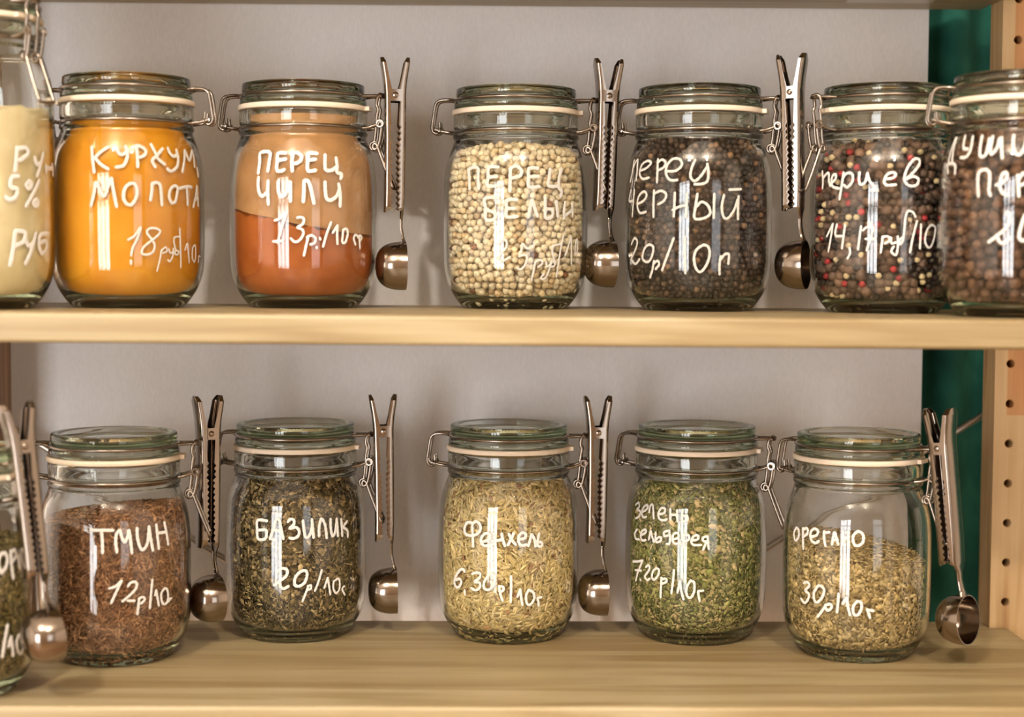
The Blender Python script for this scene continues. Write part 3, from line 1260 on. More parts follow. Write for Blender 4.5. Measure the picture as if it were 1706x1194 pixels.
    objs = [ra.build('scoop_handle', M['steel'], root, angle=30), la.build('clip_jaw', M['steel'], root, angle=30),
            bowl.build('scoop_bowl', M['steel'], root, angle=40)]
    rv.build('rivet', M['steel'], objs[0])
    sp.build('spring', M['dark_steel'], objs[1])
    PROTO['scoop'] = objs
    return root


# ------------------------------------------------------------------ hand lettering in white marker
# per jar: (stroke width mm, strokes), points as (angle from the front in 0.1 deg, height in 0.1 mm)
#LETTERING_DATA_BEGIN
LETTERING = {
    'turmeric': [
        (2.30, [[(-153,1123),(-120,946)],[(-21,1122),(-74,1088),(-128,1038)],[(-119,1046),(-69,1000),(-14,968)],[(45,1118),(59,1084),(86,1068),(113,1085)],[(113,1128),(126,1085),(121,1039),(95,993),(43,981)],[(195,1121),(199,1053),(199,986)],[(163,1120),(210,1134),(259,1110),(261,1080),(233,1058),(197,1053)],[(312,1146),(342,1083),(358,1046),(410,1010)],[(404,1120),(345,1067),(310,1032),(330,990)],[(453,1127),(464,1093),(497,1069),(525,1083)],[(534,1118),(538,1063),(526,1011),(493,978),(453,965),(428,981)],[(570,966),(604,1053),(632,1119),(663,1052),(741,1122),(731,1009)],[(772,1002),(782,943)],[(-145,716),(-119,808),(-105,875),(-59,791),(-37,787),(-14,850),(8,904),(17,858),(29,792),(46,709)],[(115,730),(149,722),(183,769),(192,827),(172,869),(133,864),(102,826),(96,767),(115,730)],[(289,758),(300,821),(304,876)],[(299,867),(336,881),(364,865),(372,806),(377,727)],[(457,742),(437,783),(448,834),(481,861),(514,853),(507,802),(490,751),(457,742)],[(532,846),(609,862),(667,861)],[(609,857),(614,798),(617,734)],[(689,723),(727,802),(750,872),(756,803),(765,734)],[(707,775),(767,782)]]),
        (1.60, [[(125,480),(172,509),(216,568),(189,484),(159,430),(146,371)],[(144,338),(145,313)],[(295,477),(346,516),(360,545),(324,562),(278,559),(261,531),(295,486),(318,444),(304,397),(259,378),(224,388),(233,426),(295,477)]]),
        (1.10, [[(370,411),(360,351),(339,263)],[(370,406),(405,432),(415,402),(379,390)],[(430,420),(445,390),(466,399)],[(472,424),(466,369),(441,331),(424,343)],[(522,506),(482,501),(477,462),(493,412),(483,390),(506,378),(523,399),(500,412)],[(531,565),(537,438),(546,288)],[(585,413),(610,460),(625,387),(636,323)],[(701,327),(672,362),(679,431),(712,448),(723,397),(717,345),(701,327)],[(771,327),(777,371),(808,367)]]),
    ],
    'chili': [
        (2.65, [[(-303,973),(-297,1053),(-301,1119),(-214,1120),(-210,1051),(-217,986)],[(-76,1115),(-138,1112),(-142,1057),(-142,992),(-106,985),(-83,996)],[(-142,1061),(-73,1071)],[(-19,1104),(-25,1050),(-20,985)],[(-31,1111),(16,1117),(48,1094),(45,1065),(18,1043),(-13,1039)],[(172,1114),(104,1113),(96,1051),(96,992),(125,986),(156,993)],[(99,1062),(158,1072)],[(238,1105),(232,1039),(238,996),(284,996),(318,1017)],[(329,1086),(332,1028),(329,981),(368,971),(358,938)],[(-298,941),(-301,887),(-291,836),(-262,807),(-218,835)],[(-212,914),(-214,835),(-208,749)],[(-128,913),(-128,863),(-120,820),(-88,806),(-50,856)],[(-35,906),(-34,841),(-34,770)],[(62,767),(67,842),(71,914),(98,914),(116,871),(131,807),(142,757)],[(228,909),(230,845),(239,794),(271,781),(321,811),(342,855)],[(339,898),(352,826),(350,739)]]),
        (1.90, [[(-156,633),(-120,644),(-65,684)],[(-65,684),(-105,569),(-133,472)],[(-169,482),(-89,486)],[(18,652),(48,657),(67,638),(55,605),(18,584),(52,569),(63,541),(40,498),(2,479),(-32,504)],[(100,523),(85,462),(66,383)],[(89,512),(123,527),(153,506),(145,473),(115,462)],[(186,509),(190,499)],[(161,444),(162,437)],[(274,622),(238,535),(211,448)],[(287,547),(328,601)],[(328,601),(324,536),(327,468)],[(377,570),(409,577),(418,538),(395,479),(368,483),(372,522),(377,570)],[(495,466),(478,509),(493,535),(516,528)],[(521,517),(544,532),(568,518),(544,488)],[(538,518),(547,441)]]),
    ],
    'white_pepper': [
        (2.50, [[(-392,882),(-399,963),(-408,1029),(-324,1034),(-316,961),(-305,884)],[(-148,1039),(-226,1036),(-227,968),(-226,903),(-118,906)],[(-222,964),(-155,971)],[(-51,1031),(-52,950),(-53,862)],[(-55,1027),(-8,1047),(36,1015),(23,975),(-41,958)],[(169,1033),(97,1028),(91,959),(95,895),(174,900)],[(96,968),(167,973)],[(273,1028),(260,963),(256,906),(349,905)],[(380,1032),(352,966),(345,901)],[(343,892),(376,869),(360,828)],[(-143,818),(-251,811),(-245,742),(-240,658),(-173,662),(-173,706),(-237,726)],[(2,802),(-74,798),(-78,734),(-78,678),(3,679)],[(-74,738),(-15,738)],[(92,679),(104,743),(117,799),(139,743),(162,683)],[(224,821),(225,745),(230,672),(282,681),(287,730),(234,737)],[(322,795),(337,682)],[(410,789),(399,732),(399,671)],[(411,692),(493,735)],[(493,783),(496,690)]]),
        (1.60, [[(-137,477),(-107,513),(-77,497),(-81,453),(-124,404),(-137,368),(-107,356),(-51,384)],[(46,485),(38,437),(21,389)],[(50,477),(81,449),(115,454),(141,478)],[(21,389),(64,401),(81,381),(65,325),(31,296),(1,308)],[(147,349),(136,285),(122,216)],[(147,349),(187,366),(206,341),(171,313)],[(238,350),(246,317),(273,330)],[(286,358),(266,293),(234,228),(199,232),(220,261)],[(368,484),(299,467),(289,439),(301,382),(318,342),(304,317),(274,321),(283,346),(318,350)],[(395,549),(358,399),(339,240)],[(416,399),(481,539)],[(481,539),(490,334)],[(530,400),(549,515),(570,499),(566,400)]]),
    ],
    'black_pepper': [
        (1.90, [[(-753,951),(-727,1031),(-736,1108)],[(-732,1040),(-692,1097),(-667,1105),(-645,1027),(-649,955)],[(-602,1025),(-533,1039),(-482,1075),(-526,1094),(-588,1067),(-606,1008),(-563,964),(-491,970)],[(-418,1102),(-410,1018),(-408,934)],[(-417,1077),(-378,1097),(-342,1075),(-355,1041),(-400,1022)],[(-321,1011),(-250,1014),(-205,1055),(-227,1097),(-285,1098),(-329,1049),(-330,991),(-294,948),(-237,946)],[(-102,1091),(-128,1029),(-135,971),(-104,938),(-60,971),(-12,1037)],[(-8,1062),(1,1004),(-8,938),(-51,917),(-103,915)],[(-729,886),(-762,811),(-681,808)],[(-666,888),(-679,791),(-693,694)],[(-617,781),(-539,804),(-507,845),(-541,871),(-604,831),(-616,764),(-578,716),(-511,723)],[(-433,876),(-435,784),(-434,684)],[(-433,851),(-369,871),(-324,845),(-342,799),(-392,775)],[(-254,856),(-256,765),(-260,686)],[(-269,732),(-215,756),(-162,764)],[(-159,847),(-165,682)],[(-81,847),(-93,764),(-100,673),(-31,673),(16,707),(-2,764),(-50,789),(-84,756)],[(46,847),(43,674)],[(122,840),(105,757),(120,683),(156,675),(205,734),(234,809)],[(244,834),(239,751),(240,668)],[(164,878),(265,884)],[(-704,489),(-655,531),(-613,510),(-637,451),(-717,374)],[(-717,374),(-641,344),(-583,378)],[(-508,357),(-547,383),(-527,450),(-478,483),(-433,466),(-444,408),(-472,366),(-508,357)],[(-427,366),(-446,299),(-476,244)],[(-433,345),(-395,366),(-379,341),(-413,307)],[(-258,529),(-304,416),(-355,299)],[(-173,533),(-172,417),(-167,279)],[(-29,483),(-80,450),(-101,392),(-87,317),(-52,288),(-9,334),(16,409),(6,467),(-29,483)],[(101,401),(94,335),(97,272)],[(101,376),(133,414),(167,414),(164,348)]]),
    ],
    'pepper_mix': [
        (2.00, [[(-700,1026),(-679,963),(-678,905)],[(-682,970),(-641,1005),(-611,1007),(-604,953),(-583,916)],[(-570,937),(-535,965),(-535,997),(-564,991),(-576,952),(-557,911),(-496,895)],[(-463,1009),(-471,926),(-488,819)],[(-469,962),(-436,1001),(-388,996),(-382,945),(-421,903),(-453,919)],[(-328,1005),(-330,951),(-316,919),(-282,936),(-266,1000)],[(-265,993),(-248,943),(-202,892),(-187,874),(-235,878)],[(-134,956),(-78,963),(-56,991),(-86,1002),(-123,984),(-141,941),(-122,913),(-56,916)],[(19,956),(66,992),(126,1057),(130,1096),(88,1096),(36,1041),(7,963),(26,920),(65,906),(105,918),(117,957),(74,974),(27,956)]]),
        (1.70, [[(-609,554),(-546,643)],[(-546,643),(-565,546),(-591,444)],[(-507,639),(-520,560),(-442,556)],[(-435,631),(-446,552),(-458,466)],[(-394,469),(-390,430),(-411,394)],[(-305,623),(-316,544),(-326,458)],[(-290,594),(-263,615),(-211,615)],[(-211,615),(-232,537),(-260,451)],[(-270,533),(-195,533)],[(-144,551),(-157,437)],[(-148,544),(-108,551),(-93,523),(-129,501)],[(-86,544),(-78,501),(-48,509)],[(-35,551),(-33,480),(-46,420),(-80,445),(-62,480)],[(96,690),(75,722),(37,729),(19,679),(13,601),(4,523),(-18,495),(-19,530),(10,544)],[(109,659),(79,545),(59,438)],[(142,638),(140,552),(137,467)],[(229,635),(194,596),(178,524),(202,478),(233,482),(264,554),(268,618),(229,635)]]),
    ],
    'allspice': [
        (2.30, [[(-789,1218),(-778,1138),(-747,1046)],[(-808,1219),(-814,1125),(-804,1041)],[(-793,981),(-811,1038),(-714,1033),(-697,972)],[(-672,1226),(-653,1146),(-600,1132)],[(-583,1217),(-571,1126),(-600,1079),(-656,1078)],[(-493,1216),(-488,1130),(-473,1077),(-431,1090),(-425,1195)],[(-400,1209),(-402,1126),(-389,1089),(-352,1132),(-344,1192)],[(-328,1198),(-320,1131),(-309,1061)],[(-237,1211),(-237,1144),(-218,1088),(-184,1084),(-154,1135),(-142,1202)],[(-142,1202),(-142,1083)],[(-470,812),(-479,908),(-474,970),(-428,987),(-394,964),(-390,891),(-393,847),(-380,814)],[(-343,882),(-298,896),(-269,939),(-282,965),(-307,940),(-316,874),(-295,827),(-258,815)],[(-199,945),(-193,873),(-188,807)],[(-194,916),(-159,959),(-132,937),(-143,894),(-175,880)],[(-266,699),(-248,691),(-247,640),(-275,590),(-331,546),(-384,506)],[(-327,546),(-311,509),(-280,498),(-237,531)],[(-145,684),(-172,596),(-178,531),(-141,517),(-114,582),(-115,662),(-145,684)]]),
    ],
    'caraway': [
        (2.20, [[(-51,1012),(40,1013),(115,1011)],[(30,1006),(37,932),(37,854)],[(141,857),(133,930),(140,984),(165,1009),(177,964),(198,924),(221,962),(231,1009),(242,930),(250,845)],[(293,1017),(294,951),(309,889),(334,860),(369,902),(382,974),(390,1021)],[(390,1021),(398,936),(414,849)],[(453,1027),(457,942),(466,855)],[(459,966),(540,966)],[(531,1034),(544,956),(556,874)]]),
        (1.90, [[(84,601),(130,615),(173,653)],[(173,653),(136,578),(98,498)],[(219,610),(242,636),(279,633),(279,593),(228,542),(178,506)],[(215,507),(266,503)],[(301,518),(294,457),(287,406)],[(304,518),(331,524),(344,504),(317,479)],[(407,638),(396,544),(385,438)],[(428,525),(438,557)],[(438,560),(450,500),(461,446)],[(513,562),(485,532),(485,483),(505,449),(537,456),(550,504),(538,552),(513,562)],[(546,467),(582,480)],[(554,460),(564,480)]]),
    ],
    'basil': [
        (2.20, [[(-166,960),(-251,959),(-253,894),(-243,821),(-182,824),(-168,867),(-176,892),(-236,886)],[(-139,826),(-111,901),(-91,972),(-63,966),(-49,903),(-31,829)],[(-111,892),(-48,890)],[(5,957),(26,977),(49,973),(53,941),(19,906),(66,916),(93,889),(86,851),(52,832),(19,836)],[(124,965),(130,908),(143,840),(173,848),(195,911),(196,972)],[(196,969),(201,905),(208,833)],[(253,844),(254,908),(274,971),(302,931),(312,878),(318,823)],[(356,962),(355,894),(369,834),(394,858),(414,960)],[(414,953),(419,888),(422,829)],[(459,952),(466,824)],[(522,929),(472,889)],[(476,889),(523,857),(527,810)],[(-76,580),(-42,606),(-2,594),(-9,548),(-63,508),(-105,475)],[(-63,508),(-56,470),(-29,451),(8,470)],[(58,477),(58,522),(85,566),(132,588),(155,564),(138,500),(92,469),(58,477)]]),
        (1.70, [[(162,460),(139,402),(118,354)],[(159,467),(186,472),(183,446),(155,437)],[(274,582),(248,500),(217,427)],[(296,444),(325,519)],[(325,519),(338,452),(349,389)],[(380,487),(377,435),(401,393),(434,415),(438,467),(426,501),(384,487)],[(488,434),(465,417),(494,367)]]),
    ],
    'fennel': [
        (2.20, [[(-309,940),(-302,851),(-297,770)],[(-301,944),(-353,946),(-383,899),(-368,856),(-315,850),(-266,864),(-234,901),(-244,944),(-277,959),(-305,940)],[(-211,810),(-158,833),(-159,871),(-196,872),(-226,836),(-222,796),(-187,781),(-128,797)],[(-114,862),(-110,781)],[(-114,821),(-56,833)],[(-60,878),(-49,830),(-34,786)],[(-3,875),(22,830),(51,796)],[(36,881),(15,837),(-10,793)],[(80,836),(123,842),(130,873),(101,884),(76,857),(76,809),(102,788),(138,794)],[(153,783),(168,827),(179,867),(206,825),(213,777)],[(245,870),(232,824),(233,782),(261,774),(272,794),(253,808),(237,803)],[(-378,569),(-397,587),(-441,561),(-489,492),(-479,445),(-441,443),(-412,481),(-427,507),(-472,494)]]),
        (1.90, [[(-377,427),(-376,395)],[(-304,559),(-272,572),(-235,568),(-240,534),(-284,502),(-240,499),(-235,465),(-272,438),(-313,451)],[(-157,566),(-198,509),(-201,461),(-163,449),(-123,486),(-112,541),(-134,568),(-157,566)],[(-79,480),(-69,425),(-51,370)],[(-79,480),(-44,474),(-47,447),(-69,436)],[(16,557),(17,461),(14,361)],[(68,401),(89,456)],[(89,456),(97,397),(108,338)],[(158,450),(137,403),(145,347),(172,335),(205,378),(197,427),(158,450)],[(236,376),(247,323)],[(233,383),(269,387)]]),
    ],
    'celery': [
        (1.80, [[(-677,1052),(-633,1073),(-617,1040),(-650,1021),(-595,1012),(-602,973),(-653,951)],[(-562,1012),(-517,1037),(-510,1068),(-550,1056),(-573,1007),(-549,972),(-514,980)],[(-487,1017),(-481,1067),(-455,1073),(-433,977)],[(-387,1012),(-337,1027),(-335,1058),(-367,1059),(-392,1019),(-379,979),(-341,971),(-311,981)],[(-287,1061),(-280,979)],[(-282,1017),(-227,1020)],[(-228,1054),(-221,972)],[(-183,1056),(-185,1015),(-180,974),(-164,975),(-140,983),(-145,1017),(-181,1015)],[(-621,870),(-657,834),(-640,797),(-588,797)],[(-558,836),(-511,861),(-513,884),(-558,863),(-571,823),(-550,795),(-509,804)],[(-476,812),(-458,879),(-446,846),(-424,799)],[(-408,873),(-406,805),(-367,809),(-354,837),(-382,838),(-401,820)],[(-302,895),(-332,881),(-327,851),(-297,861)],[(-289,899),(-280,847),(-283,801),(-308,795)],[(-255,833),(-209,852),(-218,885),(-251,872),(-258,826),(-233,801),(-193,815)],[(-169,876),(-168,786)],[(-169,869),(-129,871),(-129,837),(-165,824)],[(-101,834),(-58,843),(-55,873),(-90,865),(-107,826),(-89,800),(-30,801)],[(21,866),(-15,858),(-15,832),(17,828)],[(21,866),(25,813),(30,771)],[(9,821),(-14,764)],[(-676,613),(-612,623),(-541,641)],[(-541,641),(-599,547),(-633,472)],[(-641,552),(-558,561)],[(-571,493),(-565,486)],[(-505,596),(-472,616),(-467,582),(-511,530),(-515,514)],[(-515,517),(-487,498),(-461,514)],[(-397,602),(-431,571),(-440,524),(-415,512),(-378,555),(-374,593),(-397,602)],[(-350,535),(-354,457),(-357,384)],[(-350,519),(-310,531),(-305,509),(-340,490)],[(-243,602),(-250,514),(-263,424)],[(-213,432),(-193,525)],[(-193,525),(-184,457),(-164,385)],[(-109,530),(-140,475),(-136,414),(-108,400),(-81,447),(-82,516),(-109,530)],[(-49,447),(-45,417),(-37,379)],[(-49,451),(-10,456)]]),
    ],
    'oregano': [
        (2.00, [[(-670,967),(-699,921),(-673,873),(-635,901),(-636,953),(-670,967)],[(-589,974),(-582,901),(-574,828)],[(-589,963),(-545,980),(-537,944),(-578,913)],[(-500,923),(-450,940),(-438,974),(-477,984),(-508,948),(-494,898),(-456,884),(-426,902)],[(-386,976),(-381,918),(-369,872)],[(-386,965),(-341,973)],[(-317,888),(-310,939),(-300,976),(-283,934),(-269,892)],[(-314,917),(-275,927)],[(-238,988),(-231,895)],[(-232,931),(-191,947)],[(-196,990),(-190,897)],[(-132,990),(-158,956),(-153,906),(-123,889),(-86,916),(-83,966),(-110,991),(-132,990)],[(-560,574),(-524,587),(-504,564),(-545,521),(-508,504),(-517,459),(-553,430),(-591,454)],[(-422,576),(-462,519),(-455,461),(-428,453),(-386,499),(-374,552),(-400,575),(-422,576)],[(-361,436),(-394,387),(-428,346)],[(-364,439),(-320,452),(-312,427),(-344,401),(-356,418)],[(-259,535),(-262,468),(-269,398)],[(-227,464),(-198,510)],[(-198,510),(-185,438),(-170,384)],[(-119,489),(-148,448),(-144,396),(-118,386),(-89,428),(-90,479),(-119,489)],[(-44,433),(-32,400),(-22,371)],[(-44,429),(2,422)]]),
    ],
    'garlic': [
        (3.00, [[(488,1083),(481,996),(470,926)],[(498,1075),(565,1083),(581,1045),(508,998)],[(644,1022),(664,980),(709,991)],[(743,1055),(709,973),(668,901)],[(778,977),(786,933)],[(786,960),(918,967)],[(902,993),(918,922)],[(495,893),(444,882),(434,821),(484,805),(472,753),(422,734),(399,751)],[(584,862),(561,835),(589,814),(614,846),(584,862)],[(690,867),(620,776),(557,695)],[(651,742),(624,714),(658,698),(680,725),(651,742)],[(464,527),(449,413),(426,300)],[(469,527),(544,519),(532,458),(468,431)],[(544,493),(572,432),(608,441)],[(648,512),(603,397),(552,309)],[(806,515),(699,504),(683,442),(716,380),(785,417),(765,461),(698,451)]]),
    ],
    'green_herb': [
        (2.60, [[(525,867),(504,916),(521,974),(561,988),(583,950),(564,892),(525,864)],[(619,991),(616,907),(629,813)],[(618,983),(658,993),(667,953),(624,921)],[(686,950),(697,871)],[(688,911),(815,952)],[(753,993),(754,893)],[(571,508),(546,405),(529,307)],[(581,367),(601,425)],[(601,425),(627,296)],[(694,430),(658,391),(672,318),(715,293),(736,351),(727,408),(694,430)],[(774,296),(774,351),(799,349)]]),
    ],
}
#LETTERING_DATA_END


def lettering(key, root, rz, hs, mat):
    zr = sorted([(z + (hs if z > 64 else 0), r) for r, z in OUT if 0 < z < 145 and r > 1])
    Zs, Rs = np.array([p[0] for p in zr]), np.array([p[1] for p in zr])
    mb = MB()
    lift = 0
    for w, strokes in LETTERING[key]:
        for st in strokes:
            # resample a smooth line in (arc mm, z mm)
            P = [Vector((math.radians(a / 10) * 54.8, z / 10)) for a, z in st]
            Q, m = [], len(P)
            for i in range(m - 1):
                a, b, c, d = P[max(i - 1, 0)], P[i], P[i + 1], P[min(i + 2, m - 1)]
                n = max(2, min(8, int((c - b).length / 0.8)))
                for k in range(n):
                    t = k / n
                    Q.append(0.5 * ((2 * b) + (c - a) * t + (2 * a - 5 * b + 4 * c - d) * t * t + (3 * b - a - 3 * c + d) * t ** 3))
            Q.append(P[-1])
            # rounded ends
            Q = [q for i, q in enumerate(Q) if i == 0 or (q - Q[i - 1]).length > 1e-4]
            if len(Q) < 2:
                continue
            lift = (lift + 1) % 7
            prof = [(-0.5, 0.0), (-0.42, 0.10), (0.0, 0.17), (0.42, 0.10), (0.5, 0.0)]
            ext = [(Q[0] - (Q[1] - Q[0]).normalized() * w * 0.42, 0.45)] + [(q, 1.0 + 0.10 * math.sin(1.7 * i + lift)) for i, q in enumerate(Q)] \
                + [(Q[-1] + (Q[-1] - Q[-2]).normalized() * w * 0.42, 0.45)]
            V, F = [], []
            for i, (q, ws) in enumerate(ext):
                t = ext[min(i + 1, len(ext) - 1)][0] - ext[max(i - 1, 0)][0]
                t = t.normalized() if t.length > 1e-6 else Vector((1, 0))
                nrm = Vector((-t.y, t.x))
                for u, h in prof:
                    p = q + nrm * (u * w * ws)
                    r = float(np.interp(p.y, Zs, Rs)) + 0.03 + h * (0.6 if ws < 0.6 else 1) + lift * 0.012
                    an = p.x / 54.8 - PI / 2 - rz
                    V.append((r * math.cos(an) * MM, r * math.sin(an) * MM, p.y * MM))
            k = len(prof)
            for i in range(len(ext) - 1):
                for j in range(k):
                    j2 = (j + 1) % k
                    F.append((i * k + j, i * k + j2, (i + 1) * k + j2, (i + 1) * k + j))
            F.append(tuple(range(k)))
            F.append(tuple(range(len(V) - 1, len(V) - 1 - k, -1)))
            mb.add(V, F)
    o = mb.build('handwriting', mat, root, angle=60)
    o['label'] = 'white hand lettering'
    return o


# ------------------------------------------------------------------ placing the rows
def zu(x):
    return ZU - math.tan(TILT) * x


JARS = {
    # key: x, y, z, rotation of the clasp (0 = right), extra height mm
    'garlic': (-0.3567, -0.1775, zu(-0.3567), -0.50, 50.0),
    'turmeric': (-0.2630, -0.1200, zu(-0.2630), PI - 0.05, 0.0),
    'chili': (-0.1395, -0.0851, zu(-0.1395), -0.12, 0.0),
    'white_pepper': (0.0194, -0.0671, zu(0.0194), -0.10, 0.0),
    'black_pepper': (0.1562, -0.0870, zu(0.1562), -0.30, 0.0),
    'pepper_mix': (0.2920, -0.1040, zu(0.2920), PI + 0.30, 0.0),
    'allspice': (0.3657, -0.1864, zu(0.3657), -0.12, 0.0),
    'green_herb': (-0.3617, -0.2180, ZL, -0.30, 0.0),
    'caraway': (-0.2748, -0.1180, ZL, 0.10, 0.0),
    'basil': (-0.1510, -0.0430, ZL, -0.10, 0.0),
    'fennel': (0.0154, -0.0465, ZL, -0.12, 0.0),
    'celery': (0.1620, -0.0490, ZL, -0.32, 0.0),
    'oregano': (0.2762, -0.1030, ZL, -0.60, 0.0),
}
LABELS = {
    'garlic': 'large blurred glass jar of cream powder at the upper left corner',
    'turmeric': 'glass jar of yellow-orange turmeric powder, clasp turned left behind the cream powder jar',
    'chili': 'glass jar two fifths full of red chili powder, right of the turmeric jar',
    'white_pepper': 'glass jar of pale white peppercorns in the middle of the upper shelf',
    'black_pepper': 'glass jar of dark black peppercorns, right of the white peppercorn jar',
    'pepper_mix': 'glass jar of mixed red, white and brown peppercorns, left of the allspice jar',
    'allspice': 'glass jar of large brown allspice berries at the right edge of the upper shelf',
    'green_herb': 'blurred glass jar of olive green herbs cut off at the lower left corner',
    'caraway': 'glass jar of brown caraway seeds, left end of the lower shelf behind the blurred scoop',
    'basil': 'glass jar of dark crushed basil leaves, second full jar on the lower shelf',
    'fennel': 'glass jar of yellow-green fennel seeds in the middle of the lower shelf',
    'celery': 'glass jar of crushed green celery leaf with no scoop on its clasp',
    'oregano': 'glass jar two thirds full of oregano, rightmost on the lower shelf',
}
JOBJ = {}
for k, (x, y, z, rz, hs) in JARS.items():
    JOBJ[k] = jar((x, y, z + 0.0002), rz, LABELS[k], hs)
    if k in LETTERING:
        lettering(k, JOBJ[k], rz, hs, M['chalk'] if k in ('white_pepper', 'black_pepper', 'turmeric') else M['paint'])


def at(k):
    x, y, z, rz, hs = JARS[k]
    return (x, y, z + 0.0002)


M['turmeric'] = noise_mat('turmeric_powder', [(0.35, (206, 132, 14)), (0.55, (218, 146, 20)), (0.75, (226, 160, 40))], 30, 0.9, 0.15, 0.0004)
M['chili'] = noise_mat('chili_powder', [(0.3, (154, 76, 22)), (0.55, (170, 90, 30)), (0.8, (184, 104, 42))], 60, 0.9, 0.3, 0.0005)
M['cream'] = noise_mat('cream_powder', [(0.3, (226, 204, 150)), (0.6, (236, 218, 170)), (0.8, (242, 228, 188))], 60, 0.95, 0.4, 0.001)

powder('garlic_powder', at('garlic'), 50.0, (133, 2, 1, 3), M['cream'], 'cream coloured powder inside the large blurred upper left jar', rough=3.0)
powder('turmeric_powder', at('turmeric'), 0.0, (131, 0, 0, 2), M['turmeric'], 'yellow-orange turmeric powder filling its jar to the neck', rough=1.0)
powder('chili_powder', at('chili'), 0.0, (63, -10, 3, 1), M['chili'], 'red-brown chili powder sloping down to the right in its jar', rough=2.2)


def dust_film(name, loc, z0, z1, col, amount, label, above):
    """thin layer of powder clinging to the inside of the glass above the heap"""
    Q = inner_at(0.0, 0.25)
    prof = [(r * MM, z * MM) for r, z in Q if z0 < z < z1]
    inn = [(r * MM, z * MM) for r, z in inner_at(0.0, 0.45) if z0 < z < z1][::-1]
    m, nt, b = new_mat(name)
    b.inputs['Base Color'].default_value = lin4(col)
    b.inputs['Roughness'].default_value = 0.95
    tr = N(nt, 'ShaderNodeBsdfTransparent')
    mx = N(nt, 'ShaderNodeMixShader')
    tc = N(nt, 'ShaderNodeTexCoord')
    no = N(nt, 'ShaderNodeTexNoise')
    no.inputs['Scale'].default_value = 40
    no.inputs['Detail'].default_value = 6
    nt.links.new(tc.outputs['Object'], no.inputs['Vector'])
    mr = N(nt, 'ShaderNodeMapRange')
    mr.inputs['From Min'].default_value = 0.3
    mr.inputs['From Max'].default_value = 0.7
    mr.inputs['To Min'].default_value = amount - 0.15
    mr.inputs['To Max'].default_value = amount + 0.12
    nt.links.new(no.outputs['Fac'], mr.inputs['Value'])
    nt.links.new(mr.outputs[0], mx.inputs[0])
    nt.links.new(tr.outputs[0], mx.inputs[1])
    nt.links.new(b.outputs[0], mx.inputs[2])
    nt.links.new(mx.outputs[0], nt.nodes['Material Output'].inputs['Surface'])
    mb = MB().lathe(prof + inn, 96, closed=True)
    mb.v = [(x, y, max(z, (surface_height(above, x / MM, y / MM) + 0.5 + 0.3 * math.sin(9 * math.atan2(y, x))) * MM)) for x, y, z in mb.v]
    o = mb.build(name, m)
    o.location = loc
    tag(o, label, 'spice', kind='stuff')
    return o


dust_film('chili_dust', at('chili'), 42, 143, (226, 170, 112), 0.6, 'orange chili dust clinging to the glass above the red powder', (64, -10, 3, 1))

berries('white_peppercorns', at('white_pepper'), 0.0, (116, 0, -3, 4), 5.4,
        [(60, (234, 217, 182), 0.09), (30, (222, 199, 158), 0.11), (6, (206, 176, 134), 0.15), (2, (126, 86, 58), 0.2)],
        'white peppercorns filling the middle jar of the upper shelf', core_col=(190, 160, 115))
berries('black_peppercorns', at('black_pepper'), 0.0, (124, 0, 0, 3), 4.8,
        [(45, (50, 37, 30), 0.25), (30, (72, 54, 42), 0.25), (18, (100, 76, 57), 0.2), (4, (140, 106, 74), 0.15)],
        'black peppercorns filling their jar up to the neck', core_col=(24, 17, 13))
berries('mixed_peppercorns', at('pepper_mix'), 0.0, (118, 0, -2, 4), 6.0,
        [(40, (112, 86, 68), 0.2), (38, (66, 50, 40), 0.25), (12, (214, 190, 146), 0.1), (9, (172, 48, 50), 0.2)],
        'mixed red, white and brown peppercorns in their jar', core_col=(30, 20, 16), sizes=[8.2, 5.4, 4.6, 5.2])
berries('allspice_berries', at('allspice'), 0.0, (126, 0, 0, 3), 7.8,
        [(50, (104, 72, 50), 0.15), (30, (86, 58, 42), 0.2), (20, (122, 86, 60), 0.15)],
        'large brown allspice berries in the right edge jar', core_col=(34, 22, 16))
flakes('green_herb_flakes', at('green_herb'), 0.0, (106, -6, 0, 2), 3.0,
       [(50, (140, 122, 72), 0.25), (30, (116, 104, 60), 0.25), (20, (166, 144, 94), 0.2)],
       'olive green dried herbs inside the lower left corner jar', (60, 50, 26), 2.3, fine=0.3)
seeds('caraway_seeds', at('caraway'), 0.0, (108, 6, 2, 6), 6.0, 1.3,
      [(50, (144, 102, 70), 0.28), (30, (112, 76, 50), 0.28), (20, (182, 136, 96), 0.2)],
      'brown caraway seeds heaped in the jar at the left of the lower shelf', (74, 50, 32), step=1.9, tilt=0.3, layers=3)
flakes('basil_flakes', at('basil'), 0.0, (126, 0, 0, 2), 3.9,
       [(40, (116, 98, 62), 0.34), (30, (86, 74, 46), 0.34), (20, (156, 132, 90), 0.25), (10, (198, 172, 124), 0.2)],
       'dark dried basil flakes filling their jar to the neck', (38, 32, 20), 2.2, fine=0.45)
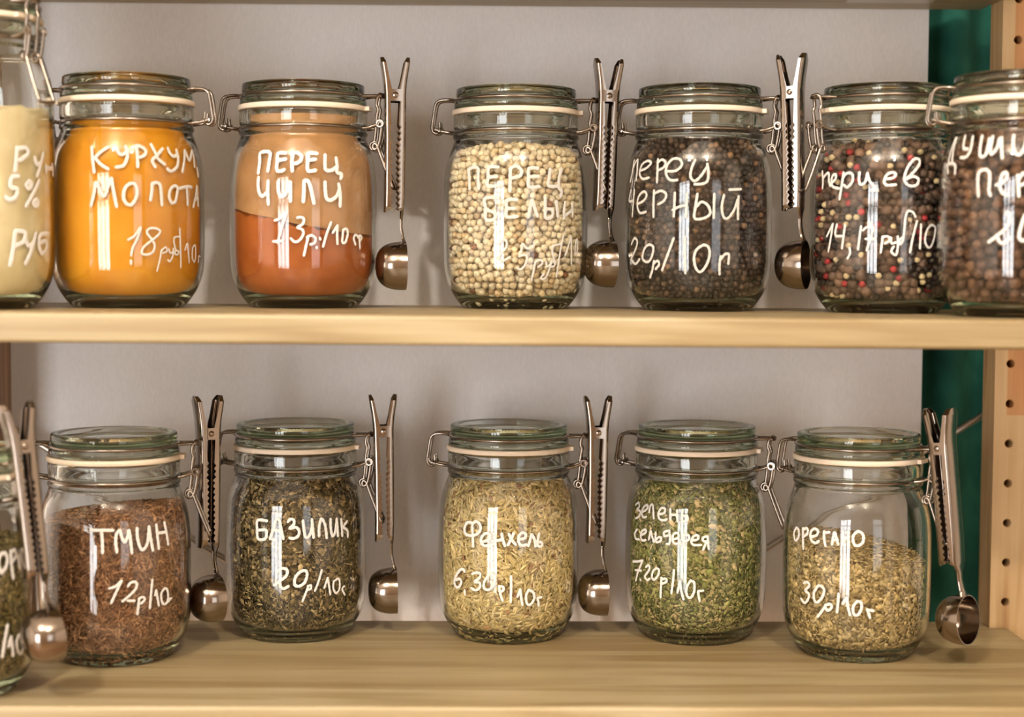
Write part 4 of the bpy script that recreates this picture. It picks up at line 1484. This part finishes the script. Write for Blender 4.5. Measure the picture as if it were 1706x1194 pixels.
seeds('fennel_seeds', at('fennel'), 0.0, (122, 0, -2, 3), 7.2, 2.35,
      [(45, (214, 190, 134), 0.15), (35, (198, 174, 116), 0.18), (15, (228, 206, 156), 0.12), (5, (166, 124, 84), 0.2)],
      'yellow-green fennel seeds filling the middle jar of the lower shelf', (104, 82, 46), step=2.75, tilt=0.25, stripe=0.28)
flakes('celery_leaf_flakes', at('celery'), 0.0, (122, 2, 0, 3), 3.9,
       [(40, (150, 146, 84), 0.28), (30, (118, 122, 66), 0.3), (20, (184, 170, 112), 0.22), (10, (208, 182, 130), 0.2)],
       'crushed green celery leaf filling the jar without a scoop', (92, 86, 48), 2.2, fine=0.45)
flakes('oregano_flakes', at('oregano'), 0.0, (79, -8, 5, 4), 3.9,
       [(45, (190, 164, 110), 0.25), (30, (160, 136, 88), 0.28), (25, (212, 188, 136), 0.18)],
       'dried oregano heaped two thirds up the rightmost lower jar', (120, 98, 58), 2.3, fine=0.2)


def scoop_at(k, rclip, rz, label, tilt=0.0, dz=0.0, da=0.0):
    x, y, z, a, hs = JARS[k]
    a += da
    return clip_scoop((x + rclip * math.cos(a), y + rclip * math.sin(a), z + 0.160 + dz), rz, label, tilt)


scoop_at('chili', 0.069, 0.14, 'steel scoop clip hanging on the chili powder jar clasp', 0.0, -0.003)
scoop_at('white_pepper', 0.069, 0.16, 'steel scoop clip hanging on the white peppercorn jar clasp', 0.02)
scoop_at('black_pepper', 0.0695, -0.42, 'shiny steel scoop clip between the black and mixed peppercorn jars', -0.03, 0.0, -0.08)
scoop_at('green_herb', 0.0675, 0.62, 'blurred steel scoop clip in front of the caraway jar at the lower left', -0.11, 0.010, -0.25)
scoop_at('caraway', 0.069, 0.52, 'steel scoop clip hanging right of the caraway seed jar', 0.0, 0.002, 0.30)
scoop_at('basil', 0.069, 0.10, 'steel scoop clip hanging on the basil jar clasp', -0.02)
scoop_at('fennel', 0.069, 0.06, 'steel scoop clip hanging on the fennel seed jar clasp')
scoop_at('oregano', 0.069, -0.75, 'tilted steel scoop clip on the oregano jar with its bowl open', -0.11, 0.0, -0.18)
